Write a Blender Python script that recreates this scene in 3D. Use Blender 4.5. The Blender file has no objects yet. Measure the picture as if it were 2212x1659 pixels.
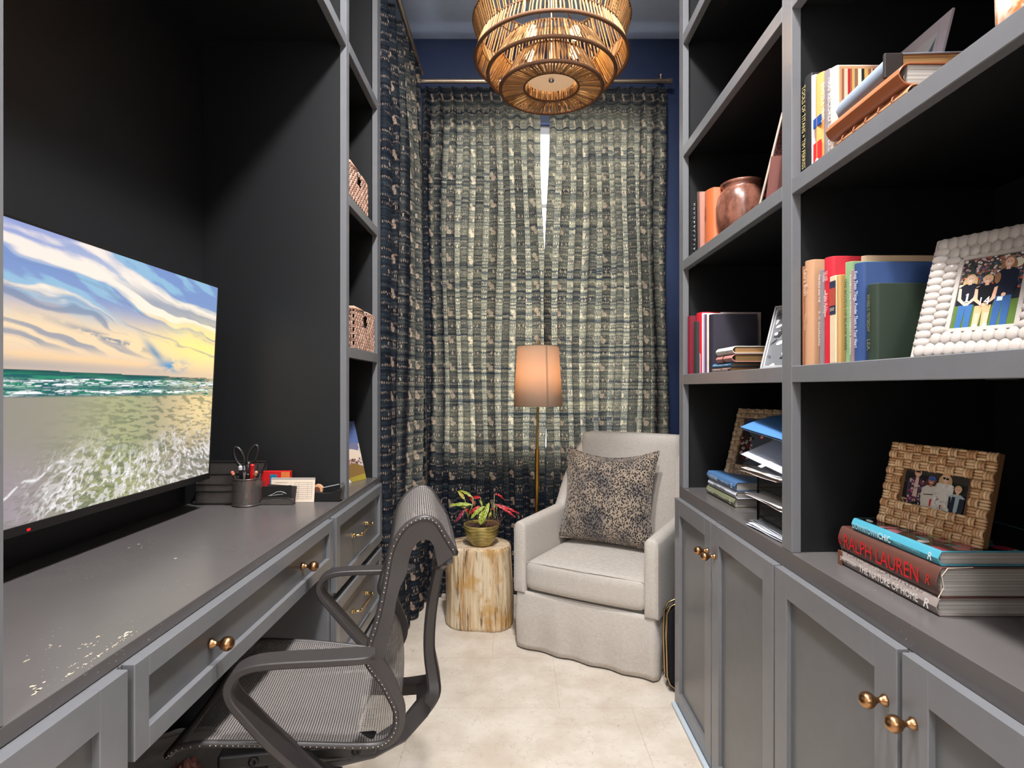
import bpy, bmesh, math, random
import numpy as np
from mathutils import Vector, Matrix, Euler, noise
random.seed(7)
sc = bpy.context.scene
COL = sc.collection
# ------------------------------------------------------------------ camera
EYE = 1.10
F = 1240.0
cam_d = bpy.data.cameras.new('camera'); cam = bpy.data.objects.new('camera', cam_d); COL.objects.link(cam)
cam.location = (0, 0, EYE); cam.rotation_euler = (math.pi/2, 0, 0)
cam_d.sensor_width = 36; cam_d.lens = 36*F/2212
cam_d.shift_x = -4/2212; cam_d.shift_y = 7.5/2212
cam_d.clip_start = 0.02; cam_d.clip_end = 60
sc.camera = cam
# ------------------------------------------------------------------ view, world, large lights
sc.view_settings.view_transform = 'Standard'; sc.view_settings.look = 'None'
sc.view_settings.exposure = 0.3; sc.view_settings.gamma = 1.0; sc.view_settings.use_curve_mapping = False
sc.cycles.use_denoising = True
sc.cycles.max_bounces = 7; sc.cycles.diffuse_bounces = 3; sc.cycles.glossy_bounces = 3
sc.cycles.transmission_bounces = 4; sc.cycles.transparent_max_bounces = 10
sc.cycles.sample_clamp_indirect = 4; sc.cycles.caustics_reflective = False; sc.cycles.caustics_refractive = False
W = bpy.data.worlds.new('sky'); sc.world = W; W.use_nodes = True
wb = W.node_tree.nodes['Background']; wb.inputs[0].default_value = (0.90, 0.95, 1.0, 1); wb.inputs[1].default_value = 6.5

def lamp(name, kind, loc, power, color=(1, 1, 1), size=0.1, rot=(0, 0, 0), **kw):
    d = bpy.data.lights.new(name, kind); d.energy = power; d.color = color
    if kind == 'AREA':
        d.shape = kw.get('shape', 'DISK'); d.size = size
        if 'size_y' in kw: d.size_y = kw['size_y']
        if 'spread' in kw: d.spread = kw['spread']
    else: d.shadow_soft_size = size
    if kind == 'SPOT':
        d.spot_size = kw.get('cone', 1.6); d.spot_blend = kw.get('blend', .4)
    o = bpy.data.objects.new(name, d); COL.objects.link(o); o.location = loc; o.rotation_euler = rot
    return o
p = lamp('window_portal', 'AREA', (.18, 3.19, 1.62), 1, size=1.22, rot=(math.radians(-90), 0, 0), shape='RECTANGLE', size_y=1.8)
p.data.cycles.is_portal = True
p = lamp('window_portal', 'AREA', (-.74, 2.73, 1.5), 1, size=.5, rot=(0, math.radians(-90), 0), shape='RECTANGLE', size_y=1.9)
p.data.cycles.is_portal = True
p.data.size = 1.9; p.data.size_y = .26
WARM = (1.0, .86, .70); NEUT = (1.0, .98, .96)
lamp('overhead_key_and_fill', 'AREA', (.12, .42, 2.955), 42, NEUT, .14)
lamp('overhead_key_and_fill', 'AREA', (.04, 1.12, 2.955), 46, NEUT, .14)  # added overhead light, unseen, to put sheen on the cabinet faces
lamp('overhead_key_and_fill', 'AREA', (-.1, -.75, 2.955), 22, NEUT, .3)  # added lamp behind the camera, bounced off the walls as soft fill
lamp('rear_fill', 'AREA', (.0, -2.6, 2.3), 32, NEUT, 1.2, rot=(math.radians(60), 0, 0))  # added front fill from behind the camera, no fixture there

# ------------------------------------------------------------------ materials
def lin(c):
    return tuple(((x/255)/12.92 if x/255 <= .04045 else ((x/255+.055)/1.055)**2.4) for x in c)
class NT:
    def __init__(s, m): s.m = m; s.t = m.node_tree; s.bsdf = s.t.nodes['Principled BSDF']; s.out = s.t.nodes['Material Output']
    def n(s, typ, **kw):
        nd = s.t.nodes.new(typ)
        for k, v in kw.items(): setattr(nd, k, v)
        return nd
    def put(s, sock, v):
        if v is None: return
        if hasattr(v, 'is_linked') or isinstance(v, bpy.types.NodeSocket): s.t.links.new(v, sock)
        else:
            if hasattr(sock.default_value, '__len__') and not hasattr(v, '__len__'): v = (v, v, v)[:len(sock.default_value)]
            if hasattr(sock.default_value, '__len__') and len(sock.default_value) == 4 and len(v) == 3: v = (*v, 1)
            sock.default_value = v
    def m_(s, op, a, b=None, c=None):
        nd = s.n('ShaderNodeMath', operation=op); s.put(nd.inputs[0], a); s.put(nd.inputs[1], b)
        if c is not None: s.put(nd.inputs[2], c)
        return nd.outputs[0]
    def uv(s):
        return s.n('ShaderNodeTexCoord').outputs['UV']
    def obj(s): return s.n('ShaderNodeTexCoord').outputs['Object']
    def xyz(s, v):
        nd = s.n('ShaderNodeSeparateXYZ'); s.put(nd.inputs[0], v); return nd.outputs
    def comb(s, x, y, z=0):
        nd = s.n('ShaderNodeCombineXYZ'); s.put(nd.inputs[0], x); s.put(nd.inputs[1], y); s.put(nd.inputs[2], z); return nd.outputs[0]
    def noise(s, vec, scale, detail=3, rough=.55, dist=0):
        nd = s.n('ShaderNodeTexNoise'); s.put(nd.inputs['Vector'], vec)
        nd.inputs['Scale'].default_value = scale; nd.inputs['Detail'].default_value = detail
        nd.inputs['Roughness'].default_value = rough; nd.inputs['Distortion'].default_value = dist
        return nd.outputs[0]
    def mapv(s, vec, sc_=(1, 1, 1), loc=(0, 0, 0), rot=(0, 0, 0)):
        nd = s.n('ShaderNodeMapping'); s.put(nd.inputs[0], vec); nd.inputs['Scale'].default_value = sc_
        nd.inputs['Location'].default_value = loc; nd.inputs['Rotation'].default_value = rot; return nd.outputs[0]
    def ramp(s, fac, stops):
        nd = s.n('ShaderNodeValToRGB'); s.put(nd.inputs[0], fac); e = nd.color_ramp.elements
        while len(e) < len(stops): e.new(.5)
        for i, (p_, c) in enumerate(stops):
            e[i].position = p_; e[i].color = (*c, 1) if len(c) == 3 else c
        return nd.outputs[0]
    def mix(s, f, a, b, blend='MIX'):
        nd = s.n('ShaderNodeMix', data_type='RGBA', blend_type=blend)
        s.put(nd.inputs[0], f); s.put(nd.inputs[6], a); s.put(nd.inputs[7], b); return nd.outputs[2]
    def step(s, a, lo, hi):
        nd = s.n('ShaderNodeMapRange'); s.put(nd.inputs[0], a); nd.inputs[1].default_value = lo; nd.inputs[2].default_value = hi
        nd.interpolation_type = 'SMOOTHSTEP'; return nd.outputs[0]
    def bump(s, h, strength=.3, dist=.002):
        nd = s.n('ShaderNodeBump'); s.put(nd.inputs['Height'], h); nd.inputs['Strength'].default_value = strength
        nd.inputs['Distance'].default_value = dist; s.t.links.new(nd.outputs[0], s.bsdf.inputs['Normal'])
    def fresh(s, col=None, rough=None, metal=None, spec=None):
        if col is not None: s.put(s.bsdf.inputs['Base Color'], col)
        if rough is not None: s.put(s.bsdf.inputs['Roughness'], rough)
        if metal is not None: s.put(s.bsdf.inputs['Metallic'], metal)
        if spec is not None: s.put(s.bsdf.inputs['Specular IOR Level'], spec)
def newmat(name):
    m = bpy.data.materials.new(name); m.use_nodes = True; return NT(m)
_mc = {}
def P(name, rgb, rough=.5, metal=0, spec=.5, var=.06, vs=30, bump=0, bs=200, bd=.001):
    """painted / plain procedural surface: colour with faint mottling, optional fine bump"""
    if name in _mc: return _mc[name]
    t = newmat(name); c = lin(rgb); o = t.obj()
    f = t.noise(o, vs, 3)
    t.fresh(t.mix(f, tuple(x*(1-var) for x in c), tuple(min(1, x*(1+var)) for x in c)), rough, metal, spec)
    if bump: t.bump(t.noise(o, bs, 2), bump, bd)
    _mc[name] = t.m; return t.m
FRONT = P('cabinet_paint_lit', (113, 114, 118), .26, spec=.5, bump=.05, bs=350)  # dark cabinet paint lightened, its sheen put into the colour
INNER = P('cabinet_paint_shaded', (30, 31, 33), .42, spec=.35, bump=.05, bs=350)  # same cabinet paint darkened, shade of the recesses put into the colour
PANEL = P('cabinet_panel_lit', (95, 96, 99), .27, spec=.5, bump=.05, bs=350)  # lightened cabinet paint again, a step darker for the door panels
BLACK = P('black_plastic', (22, 21, 22), .4)
BLACKM = P('black_metal', (30, 30, 32), .4, metal=.6)
CHAIRP = P('chair_grey_brown_plastic', (56, 52, 52), .42, bump=.1, bs=900)
BRASS = P('aged_brass', (168, 126, 88), .28, metal=1, var=.25, vs=60)
BRASSL = P('polished_brass', (214, 184, 130), .2, metal=1)
CHROME = P('silver_metal', (205, 205, 208), .22, metal=1)
NICKEL = P('rod_nickel', (205, 185, 165), .3, metal=1)
WHITE = P('white_paint', (225, 225, 225), .5)
PAPER = P('paper_white', (232, 230, 228), .8)
PAGES = None
def pages_mat(name, rgb, axis=1):
    if name in _mc: return _mc[name]
    t = newmat(name); c = lin(rgb); o = t.obj()
    sc_ = [3, 3, 3]; sc_[axis] = 900
    f = t.noise(t.mapv(o, tuple(sc_)), 1, 2)
    t.fresh(t.mix(t.step(f, .35, .7), tuple(x*.55 for x in c), c), .8)
    _mc[name] = t.m; return t.m
PG_W = pages_mat('book_pages_white', (205, 200, 194)); PG_T = pages_mat('book_pages_tan', (196, 150, 100)); PG_G = pages_mat('book_pages_gilt', (150, 118, 72))

def desk_mat():
    t = newmat('desktop_paint'); o = t.obj(); c = lin((92, 88, 88))
    f = t.noise(o, 12, 4)
    base = t.mix(f, tuple(x*.93 for x in c), tuple(x*1.07 for x in c))
    sp = t.noise(o, 260, 2); patch = t.noise(t.mapv(o, (9, 9, 9)), 1, 2)
    k = t.m_('MULTIPLY', t.step(sp, .70, .74), t.step(patch, .5, .66))
    scr = t.noise(t.mapv(o, (60, 7, 7), rot=(0, 0, .35)), 1, 4, .7)
    k2 = t.m_('MULTIPLY', t.step(scr, .735, .75), .8)
    t.fresh(t.mix(t.m_('MAXIMUM', k, k2), base, lin((205, 190, 172))), .27, spec=.5)
    t.bump(t.noise(o, 300, 2), .04, .001); return t.m
DESK = desk_mat()
def floor_mat():
    t = newmat('limestone_tile'); o = t.obj(); x, y, z = t.xyz(o)
    a = t.noise(o, 5, 6, .6); b = t.noise(o, 45, 4, .65)
    c = t.mix(t.step(a, .3, .7), lin((200, 186, 170)), lin((222, 212, 200)))
    c = t.mix(t.m_('MULTIPLY', t.step(b, .56, .72), .35), c, lin((170, 148, 126)))
    vor = t.n('ShaderNodeTexVoronoi', feature='DISTANCE_TO_EDGE'); t.put(vor.inputs['Vector'], t.mix(.06, o, t.n('ShaderNodeTexNoise').outputs['Color'])); vor.inputs['Scale'].default_value = 38
    crack = t.m_('SUBTRACT', 1, t.step(vor.outputs[0], 0, .03))
    c = t.mix(t.m_('MULTIPLY', crack, t.m_('MULTIPLY', t.step(t.noise(o, 14, 2), .5, .62), .45)), c, lin((140, 125, 108)))
    # running bond joints
    P_, L = .362, .74
    row = t.m_('FLOOR', t.m_('DIVIDE', t.m_('SUBTRACT', y, .16), P_))
    fy = t.m_('FRACT', t.m_('DIVIDE', t.m_('SUBTRACT', y, .16), P_))
    xs = t.m_('ADD', t.m_('DIVIDE', x, L), t.m_('MULTIPLY', row, .3333))
    fx = t.m_('FRACT', t.m_('ADD', xs, 20.12))
    jy = t.m_('MULTIPLY', t.m_('MINIMUM', fy, t.m_('SUBTRACT', 1, fy)), P_); jx = t.m_('MULTIPLY', t.m_('MINIMUM', fx, t.m_('SUBTRACT', 1, fx)), L)
    j = t.m_('SUBTRACT', 1, t.step(t.m_('MINIMUM', jx, jy), .0004, .0014))
    t.fresh(t.mix(t.m_('MULTIPLY', j, .45), c, lin((150, 135, 120))), .48, spec=.4)
    t.bump(t.m_('ADD', t.m_('MULTIPLY', b, .3), t.m_('MULTIPLY', j, -1)), .15, .001); return t.m
def fabric(name, rgb, sc_=700, var=.18, rough=.9, bumpd=.0006):
    t = newmat(name); o = t.obj(); c = lin(rgb)
    a = t.noise(t.mapv(o, (sc_, sc_, sc_*.08)), 1, 2); b = t.noise(t.mapv(o, (sc_*.08, sc_*.08, sc_)), 1, 2)
    f = t.m_('ADD', t.m_('MULTIPLY', a, .5), t.m_('MULTIPLY', b, .5))
    t.fresh(t.mix(t.step(f, .35, .65), tuple(x*(1-var*1.6) for x in c), tuple(min(1, x*(1+var)) for x in c)), rough, spec=.2)
    t.bsdf.inputs['Sheen Weight'].default_value = .15
    t.bump(f, .12, bumpd); return t.m
LINEN = fabric('oatmeal_linen', (192, 184, 176), var=.09)
def leopard():
    t = newmat('spotted_velvet'); o = t.obj()
    v = t.n('ShaderNodeTexVoronoi', feature='F1'); t.put(v.inputs['Vector'], t.mapv(o, (1.5, 1.2, .8), rot=(0, .35, 0))); v.inputs['Scale'].default_value = 122; v.inputs['Randomness'].default_value = .8
    big = t.noise(o, 9, 3)
    th = t.m_('ADD', .39, t.m_('MULTIPLY', big, .16))
    d = t.m_('SUBTRACT', v.outputs['Distance'], th)
    k = t.m_('SUBTRACT', 1, t.step(d, -.06, .07))
    base = t.mix(t.step(big, .4, .7), lin((160, 144, 128)), lin((104, 98, 96)))
    t.fresh(t.mix(k, base, lin((30, 27, 30))), .75, spec=.2); t.bsdf.inputs['Sheen Weight'].default_value = .3
    t.bump(t.noise(o, 400, 2), .3, .001); return t.m
def curtain_mat():
    t = newmat('ikat_curtain'); uv = t.uv()
    n1 = t.noise(uv, 55, 3); n2 = t.noise(t.mapv(uv, (4, 1, 1)), 30, 2)
    x, y, _ = t.xyz(uv)
    x = t.m_('ADD', x, t.m_('MULTIPLY', t.m_('SUBTRACT', n1, .5), .010)); yy = t.m_('ADD', y, t.m_('MULTIPLY', t.m_('SUBTRACT', n2, .5), .022))
    PV, PU = .142, .088
    def fr(a, p_, off=0.): return t.m_('SUBTRACT', t.m_('FRACT', t.m_('ADD', t.m_('DIVIDE', a, p_), off)), .5)
    def ell(dx, dy, rx, ry):
        a = t.m_('POWER', t.m_('ABSOLUTE', t.m_('DIVIDE', dx, rx)), 2.); b = t.m_('POWER', t.m_('ABSOLUTE', t.m_('DIVIDE', dy, ry)), 2.)
        return t.m_('SUBTRACT', 1, t.step(t.m_('ADD', a, b), .55, 1.15))
    fx, fy = fr(x, PU), fr(yy, PV)
    dx, dy = t.m_('MULTIPLY', fx, PU), t.m_('MULTIPLY', fy, PV)
    blob = t.m_('MAXIMUM', ell(t.m_('ADD', dx, .004), t.m_('SUBTRACT', dy, .010), .0075, .013), ell(t.m_('SUBTRACT', dx, .004), t.m_('ADD', dy, .008), .0080, .014))
    gx = t.m_('MULTIPLY', fr(x, .044, .2), .044); gy = t.m_('MULTIPLY', fr(yy, PV, .5), PV)
    dash = t.m_('MAXIMUM', ell(t.m_('ADD', gx, .006), gy, .003, .0085), ell(t.m_('SUBTRACT', gx, .006), gy, .003, .0085))
    hy = t.m_('MULTIPLY', fr(yy, PV/2, .0), PV/2)      # hatch bands between rows
    band = t.m_('SUBTRACT', 1, t.step(t.m_('ABSOLUTE', t.m_('SUBTRACT', t.m_('ABSOLUTE', hy), .019)), .002, .006))
    comb = t.step(t.m_('ABSOLUTE', fr(x, .0065)), .18, .34)
    hatch = t.m_('MULTIPLY', t.m_('MULTIPLY', band, comb), t.m_('MULTIPLY', t.step(t.noise(uv, 22, 2), .38, .6), .55))
    brk = t.m_('MULTIPLY', t.step(t.noise(t.mapv(uv, (3, 1, 1)), 170, 2, .7), .30, .58), t.step(t.noise(t.mapv(uv, (1, 4, 1)), 160, 2, .7), .25, .55))
    mot = t.m_('MINIMUM', 1, t.m_('ADD', t.m_('MULTIPLY', t.m_('MULTIPLY', t.m_('MAXIMUM', blob, dash), brk), .9), hatch))
    wv = t.noise(t.mapv(uv, (1, 14, 1)), 60, 3, .6); wu = t.noise(t.mapv(uv, (14, 1, 1)), 60, 3, .6)
    weave = t.m_('ADD', t.m_('MULTIPLY', wv, .55), t.m_('MULTIPLY', wu, .45))
    strip = t.noise(t.mapv(uv, (.35, 22, 1)), 3.2, 4, .7)
    base = t.mix(t.step(strip, .35, .68), lin((28, 34, 48)), lin((58, 74, 90)))
    gr = t.noise(t.mapv(uv, (1, 1.6, 1)), 300, 3, .7)
    weave = t.m_('ADD', t.m_('MULTIPLY', weave, .45), t.m_('MULTIPLY', gr, .55))
    base = t.mix(t.step(weave, .42, .62), t.mix(.55, base, (0.004, .005, .008)), base)
    col = t.mix(mot, base, lin((240, 208, 184)))
    tr = t.mix(t.step(strip, .3, .7), lin((46, 60, 72)), lin((190, 178, 144)))
    tr = t.mix(t.step(weave, .44, .58), t.mix(.85, tr, (0.004, .007, .010)), tr)
    tr = t.mix(t.m_('MULTIPLY', mot, .5), tr, lin((206, 186, 152)))
    t.fresh(col, .8, spec=.25)
    tl = t.n('ShaderNodeBsdfTranslucent'); t.put(tl.inputs[0], tr)
    ms = t.n('ShaderNodeMixShader'); ms.inputs[0].default_value = .5
    t.t.links.new(t.bsdf.outputs[0], ms.inputs[1]); t.t.links.new(tl.outputs[0], ms.inputs[2]); t.t.links.new(ms.outputs[0], t.out.inputs[0])
    t.bump(weave, .25, .001); return t.m
def wood_mat():
    t = newmat('petrified_wood'); o = t.obj()
    st = t.noise(t.mapv(o, (26, 26, 2.2)), 1, 6, .65, .6); pt = t.noise(o, 9, 4, .6)
    c = t.ramp(st, [(.30, lin((120, 88, 60))), (.42, lin((186, 150, 108))), (.52, lin((214, 192, 158))), (.62, lin((226, 208, 180))), (.75, lin((170, 132, 90)))])
    c = t.mix(t.m_('MULTIPLY', t.step(pt, .52, .66), .65), c, lin((190, 142, 62)))
    dk = t.noise(t.mapv(o, (60, 60, 4)), 1, 4, .7)
    c = t.mix(t.m_('MULTIPLY', t.step(dk, .54, .66), .85), c, lin((70, 50, 38)))
    t.fresh(c, .55); t.bump(t.m_('ADD', st, t.m_('MULTIPLY', dk, .5)), .8, .006); return t.m
def lattice_mat(name, rgb, n=(60, 60), duty=.45, metal=.5, diag=True, rough=.4):
    """open woven mesh: threads opaque, holes open; uses UVs in metres"""
    t = newmat(name); x, y, _ = t.xyz(t.uv())
    if diag: a, b = t.m_('ADD', x, y), t.m_('SUBTRACT', x, y)
    else: a, b = x, y
    fa = t.m_('ABSOLUTE', t.m_('SUBTRACT', t.m_('FRACT', t.m_('MULTIPLY', a, n[0])), .5)); fb = t.m_('ABSOLUTE', t.m_('SUBTRACT', t.m_('FRACT', t.m_('MULTIPLY', b, n[1])), .5))
    hole = t.m_('MULTIPLY', t.m_('LESS_THAN', fa, duty/2+.08), t.m_('LESS_THAN', fb, duty/2+.08))
    t.fresh(lin(rgb), rough, metal)
    tp = t.n('ShaderNodeBsdfTransparent'); ms = t.n('ShaderNodeMixShader')
    t.put(ms.inputs[0], hole); t.t.links.new(t.bsdf.outputs[0], ms.inputs[1]); t.t.links.new(tp.outputs[0], ms.inputs[2]); t.t.links.new(ms.outputs[0], t.out.inputs[0])
    return t.m
def seat_mesh_mat():
    t = newmat('elastic_mesh_fabric'); x, y, _ = t.xyz(t.uv())
    fa = t.m_('ABSOLUTE', t.m_('SUBTRACT', t.m_('FRACT', t.m_('MULTIPLY', x, 190)), .5)); fb = t.m_('ABSOLUTE', t.m_('SUBTRACT', t.m_('FRACT', t.m_('MULTIPLY', y, 190)), .5))
    hole = t.m_('MULTIPLY', t.m_('LESS_THAN', fa, .30), t.m_('LESS_THAN', fb, .34))
    t.fresh(t.mix(t.step(fa, .2, .4), lin((176, 168, 164)), lin((84, 80, 80))), .45)
    tp = t.n('ShaderNodeBsdfTransparent'); ms = t.n('ShaderNodeMixShader')
    t.put(ms.inputs[0], t.m_('MULTIPLY', hole, .85)); t.t.links.new(t.bsdf.outputs[0], ms.inputs[1]); t.t.links.new(tp.outputs[0], ms.inputs[2]); t.t.links.new(ms.outputs[0], t.out.inputs[0])
    return t.m
def emit(name, rgb, s):
    t = newmat(name); e = t.n('ShaderNodeEmission'); e.inputs[0].default_value = (*lin(rgb), 1); e.inputs[1].default_value = s
    t.t.links.new(e.outputs[0], t.out.inputs[0]); return t.m
def strands(name, a, b, rough=.6, tl=0, tlc=None, bump=.5):
    t = newmat(name); o = t.obj(); g = t.n('ShaderNodeNewGeometry').outputs['Random Per Island']; f = t.noise(o, 170, 3, .6)
    k = t.m_('ADD', t.m_('MULTIPLY', g, .7), t.m_('MULTIPLY', f, .3)); t.fresh(t.mix(k, lin(a), lin(b)), rough)
    if tl:
        tr = t.n('ShaderNodeBsdfTranslucent'); t.put(tr.inputs[0], t.mix(k, tuple(x*.5 for x in lin(tlc)), lin(tlc))); ms = t.n('ShaderNodeMixShader'); ms.inputs[0].default_value = tl
        t.t.links.new(t.bsdf.outputs[0], ms.inputs[1]); t.t.links.new(tr.outputs[0], ms.inputs[2]); t.t.links.new(ms.outputs[0], t.out.inputs[0])
    t.bump(f, bump, .001); return t.m
def rope_mat():
    return strands('jute_rope', (104, 62, 36), (240, 192, 128), .6, .16, (240, 190, 120))
def rope_mat_old():
    t = newmat('jute_rope'); o = t.obj()
    f = t.noise(o, 160, 3, .6)
    t.fresh(t.mix(f, lin((128, 78, 44)), lin((206, 152, 98))), .75)
    tl = t.n('ShaderNodeBsdfTranslucent'); tl.inputs[0].default_value = (*lin((220, 150, 80)), 1)
    ms = t.n('ShaderNodeMixShader'); ms.inputs[0].default_value = .22
    t.t.links.new(t.bsdf.outputs[0], ms.inputs[1]); t.t.links.new(tl.outputs[0], ms.inputs[2]); t.t.links.new(ms.outputs[0], t.out.inputs[0])
    t.bump(f, .6, .001); return t.m
def print_mat(name='printed_picture', rough=.35):
    if name in _mc: return _mc[name]
    t = newmat(name); a = t.n('ShaderNodeAttribute', attribute_name='Col')
    t.fresh(a.outputs[0], rough); _mc[name] = t.m; return t.m
def glass_mat():
    t = newmat('window_glass'); tp = t.n('ShaderNodeBsdfTransparent'); gl = t.n('ShaderNodeBsdfGlossy'); gl.inputs['Roughness'].default_value = .02
    ms = t.n('ShaderNodeMixShader'); ms.inputs[0].default_value = .06
    t.t.links.new(tp.outputs[0], ms.inputs[1]); t.t.links.new(gl.outputs[0], ms.inputs[2]); t.t.links.new(ms.outputs[0], t.out.inputs[0]); return t.m
def shade_mat():
    t = newmat('linen_lamp_shade'); o = t.obj(); f = t.noise(t.mapv(o, (900, 900, 60)), 1, 2)
    c = t.mix(f, lin((222, 208, 194)), lin((240, 228, 214)))
    t.fresh(c, .8); tl = t.n('ShaderNodeBsdfTranslucent'); tl.inputs[0].default_value = (*lin((250, 214, 172)), 1)
    ms = t.n('ShaderNodeMixShader'); ms.inputs[0].default_value = .5
    t.t.links.new(t.bsdf.outputs[0], ms.inputs[1]); t.t.links.new(tl.outputs[0], ms.inputs[2]); t.t.links.new(ms.outputs[0], t.out.inputs[0]); return t.m

# ------------------------------------------------------------------ geometry helpers
def cr(pts, m=5):
    """Catmull-Rom refinement of a list of equal-length tuples"""
    P_ = [np.array(p_, float) for p_ in pts]; out = []
    for i in range(len(P_)-1):
        a, b, c, d = P_[max(i-1, 0)], P_[i], P_[i+1], P_[min(i+2, len(P_)-1)]
        for k in range(m):
            t = k/m; out.append(tuple(.5*((2*b)+(c-a)*t+(2*a-5*b+4*c-d)*t*t+(3*b-a-3*c+d)*t**3)))
    out.append(tuple(P_[-1])); return out
class MB:
    def __init__(s): s.v = []; s.f = []; s.uv = {}; s.col = {}
    def add(s, vs, fs):
        b = len(s.v); s.v += [tuple(v) for v in vs]; s.f += [tuple(i+b for i in f) for f in fs]; return b
    def box(s, x0, x1, y0, y1, z0, z1, M=None):
        if x0 > x1: x0, x1 = x1, x0
        if y0 > y1: y0, y1 = y1, y0
        if z0 > z1: z0, z1 = z1, z0
        vs = [Vector(p_) for p_ in [(x0, y0, z0), (x1, y0, z0), (x1, y1, z0), (x0, y1, z0), (x0, y0, z1), (x1, y0, z1), (x1, y1, z1), (x0, y1, z1)]]
        if M is not None: vs = [M @ v for v in vs]
        s.add(vs, [(0, 3, 2, 1), (4, 5, 6, 7), (0, 1, 5, 4), (1, 2, 6, 5), (2, 3, 7, 6), (3, 0, 4, 7)]); return s
    def tube(s, pts, r, n=8, cap=True, squash=None):
        """swept tube; r float or list; squash=(a,b) cross-section radii along side / up (fixed frame)"""
        pts = [Vector(p_) for p_ in pts]; k = len(pts); rs = r if hasattr(r, '__len__') else [r]*k
        rings = []; up = None
        for i, p_ in enumerate(pts):
            d = (pts[min(i+1, k-1)]-pts[max(i-1, 0)]).normalized()
            if up is None:
                up = Vector((0, 0, 1)) if abs(d.z) < .9 else Vector((0, 1, 0))
            a = d.cross(up)
            if a.length < 1e-5: a = d.orthogonal()
            a.normalize(); b = a.cross(d).normalized(); up = b
            ring = []
            for j in range(n):
                th = 2*math.pi*j/n
                ring.append(p_+(a*math.cos(th)+b*math.sin(th))*rs[i])
            rings.append(ring)
        vs = [v for rg in rings for v in rg]; fs = []
        for i in range(k-1):
            for j in range(n):
                fs.append((i*n+j, i*n+(j+1) % n, (i+1)*n+(j+1) % n, (i+1)*n+j))
        if cap: fs += [tuple(range(n-1, -1, -1)), tuple((k-1)*n+j for j in range(n))]
        s.add(vs, fs); return s
    def strap(s, pts, ax, w, th, wl=None):
        """flat strap along pts; ax = unit width axis; w full width (or list), th thickness"""
        pts = [Vector(p_) for p_ in pts]; k = len(pts); ax = Vector(ax).normalized(); vs = []; fs = []
        for i, p_ in enumerate(pts):
            d = (pts[min(i+1, k-1)]-pts[max(i-1, 0)]).normalized(); nn = d.cross(ax).normalized()
            ww = (w[i] if hasattr(w, '__len__') else w)/2; tt = (th[i] if hasattr(th, '__len__') else th)/2
            c = .28
            for a, b in ((-1, -1+c*1.2), (-1+c*tt/ww if ww else -1, -1), (1-c*tt/ww if ww else 1, -1), (1, -1+c*1.2), (1, 1-c*1.2), (1-c*tt/ww if ww else 1, 1), (-1+c*tt/ww if ww else -1, 1), (-1, 1-c*1.2)):
                vs.append(p_+ax*a*ww+nn*b*tt)
        n = 8
        for i in range(k-1):
            for j in range(n): fs.append((i*n+j, i*n+(j+1) % n, (i+1)*n+(j+1) % n, (i+1)*n+j))
        fs += [tuple(range(n-1, -1, -1)), tuple((k-1)*n+j for j in range(n))]
        s.add(vs, fs); return s
    def lathe(s, prof, n=32, c=(0, 0, 0), axis='z', cap=False):
        vs = []; fs = []; k = len(prof)
        for r, z in prof:
            for j in range(n):
                a = 2*math.pi*j/n; q = (r*math.cos(a), r*math.sin(a), z)
                if axis == 'x': q = (z, r*math.cos(a), r*math.sin(a))
                if axis == 'y': q = (r*math.sin(a), z, r*math.cos(a))
                vs.append((q[0]+c[0], q[1]+c[1], q[2]+c[2]))
        for i in range(k-1):
            for j in range(n): fs.append((i*n+j, i*n+(j+1) % n, (i+1)*n+(j+1) % n, (i+1)*n+j))
        if cap: fs += [tuple(range(n-1, -1, -1)), tuple((k-1)*n+j for j in range(n))]
        s.add(vs, fs); return s
    def prism(s, poly, y0, y1, plane='xz'):
        n = len(poly)
        def q(a, b, y): return {'xz': (a, y, b), 'xy': (a, b, y), 'yz': (y, a, b)}[plane]
        vs = [q(a, b, y0) for a, b in poly]+[q(a, b, y1) for a, b in poly]
        fs = [tuple(range(n)), tuple(range(2*n-1, n-1, -1))]+[(i, i+n, (i+1) % n+n, (i+1) % n) for i in range(n)]
        s.add(vs, fs); return s
    def ball(s, c, r, n=12, m=8, M=None):
        rx, ry, rz = r if hasattr(r, '__len__') else (r, r, r); vs = []; fs = []
        for i in range(m+1):
            ph = math.pi*i/m
            for j in range(n):
                th = 2*math.pi*j/n; v = Vector((rx*math.sin(ph)*math.cos(th), ry*math.sin(ph)*math.sin(th), rz*math.cos(ph)))
                if M is not None: v = M @ v
                vs.append((v[0]+c[0], v[1]+c[1], v[2]+c[2]))
        for i in range(m):
            for j in range(n): fs.append((i*n+j, i*n+(j+1) % n, (i+1)*n+(j+1) % n, (i+1)*n+j))
        s.add(vs, fs); return s
    def grid(s, fn, nu, nv, uvf=None, close=False):
        b = len(s.v); vs = []
        for j in range(nv+1):
            for i in range(nu+1): vs.append(fn(i/nu, j/nv))
        fs = [(j*(nu+1)+i, j*(nu+1)+i+1, (j+1)*(nu+1)+i+1, (j+1)*(nu+1)+i) for j in range(nv) for i in range(nu)]
        s.add(vs, fs)
        if uvf:
            for j in range(nv+1):
                for i in range(nu+1): s.uv[b+j*(nu+1)+i] = uvf(i/nu, j/nv)
        return s
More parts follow.
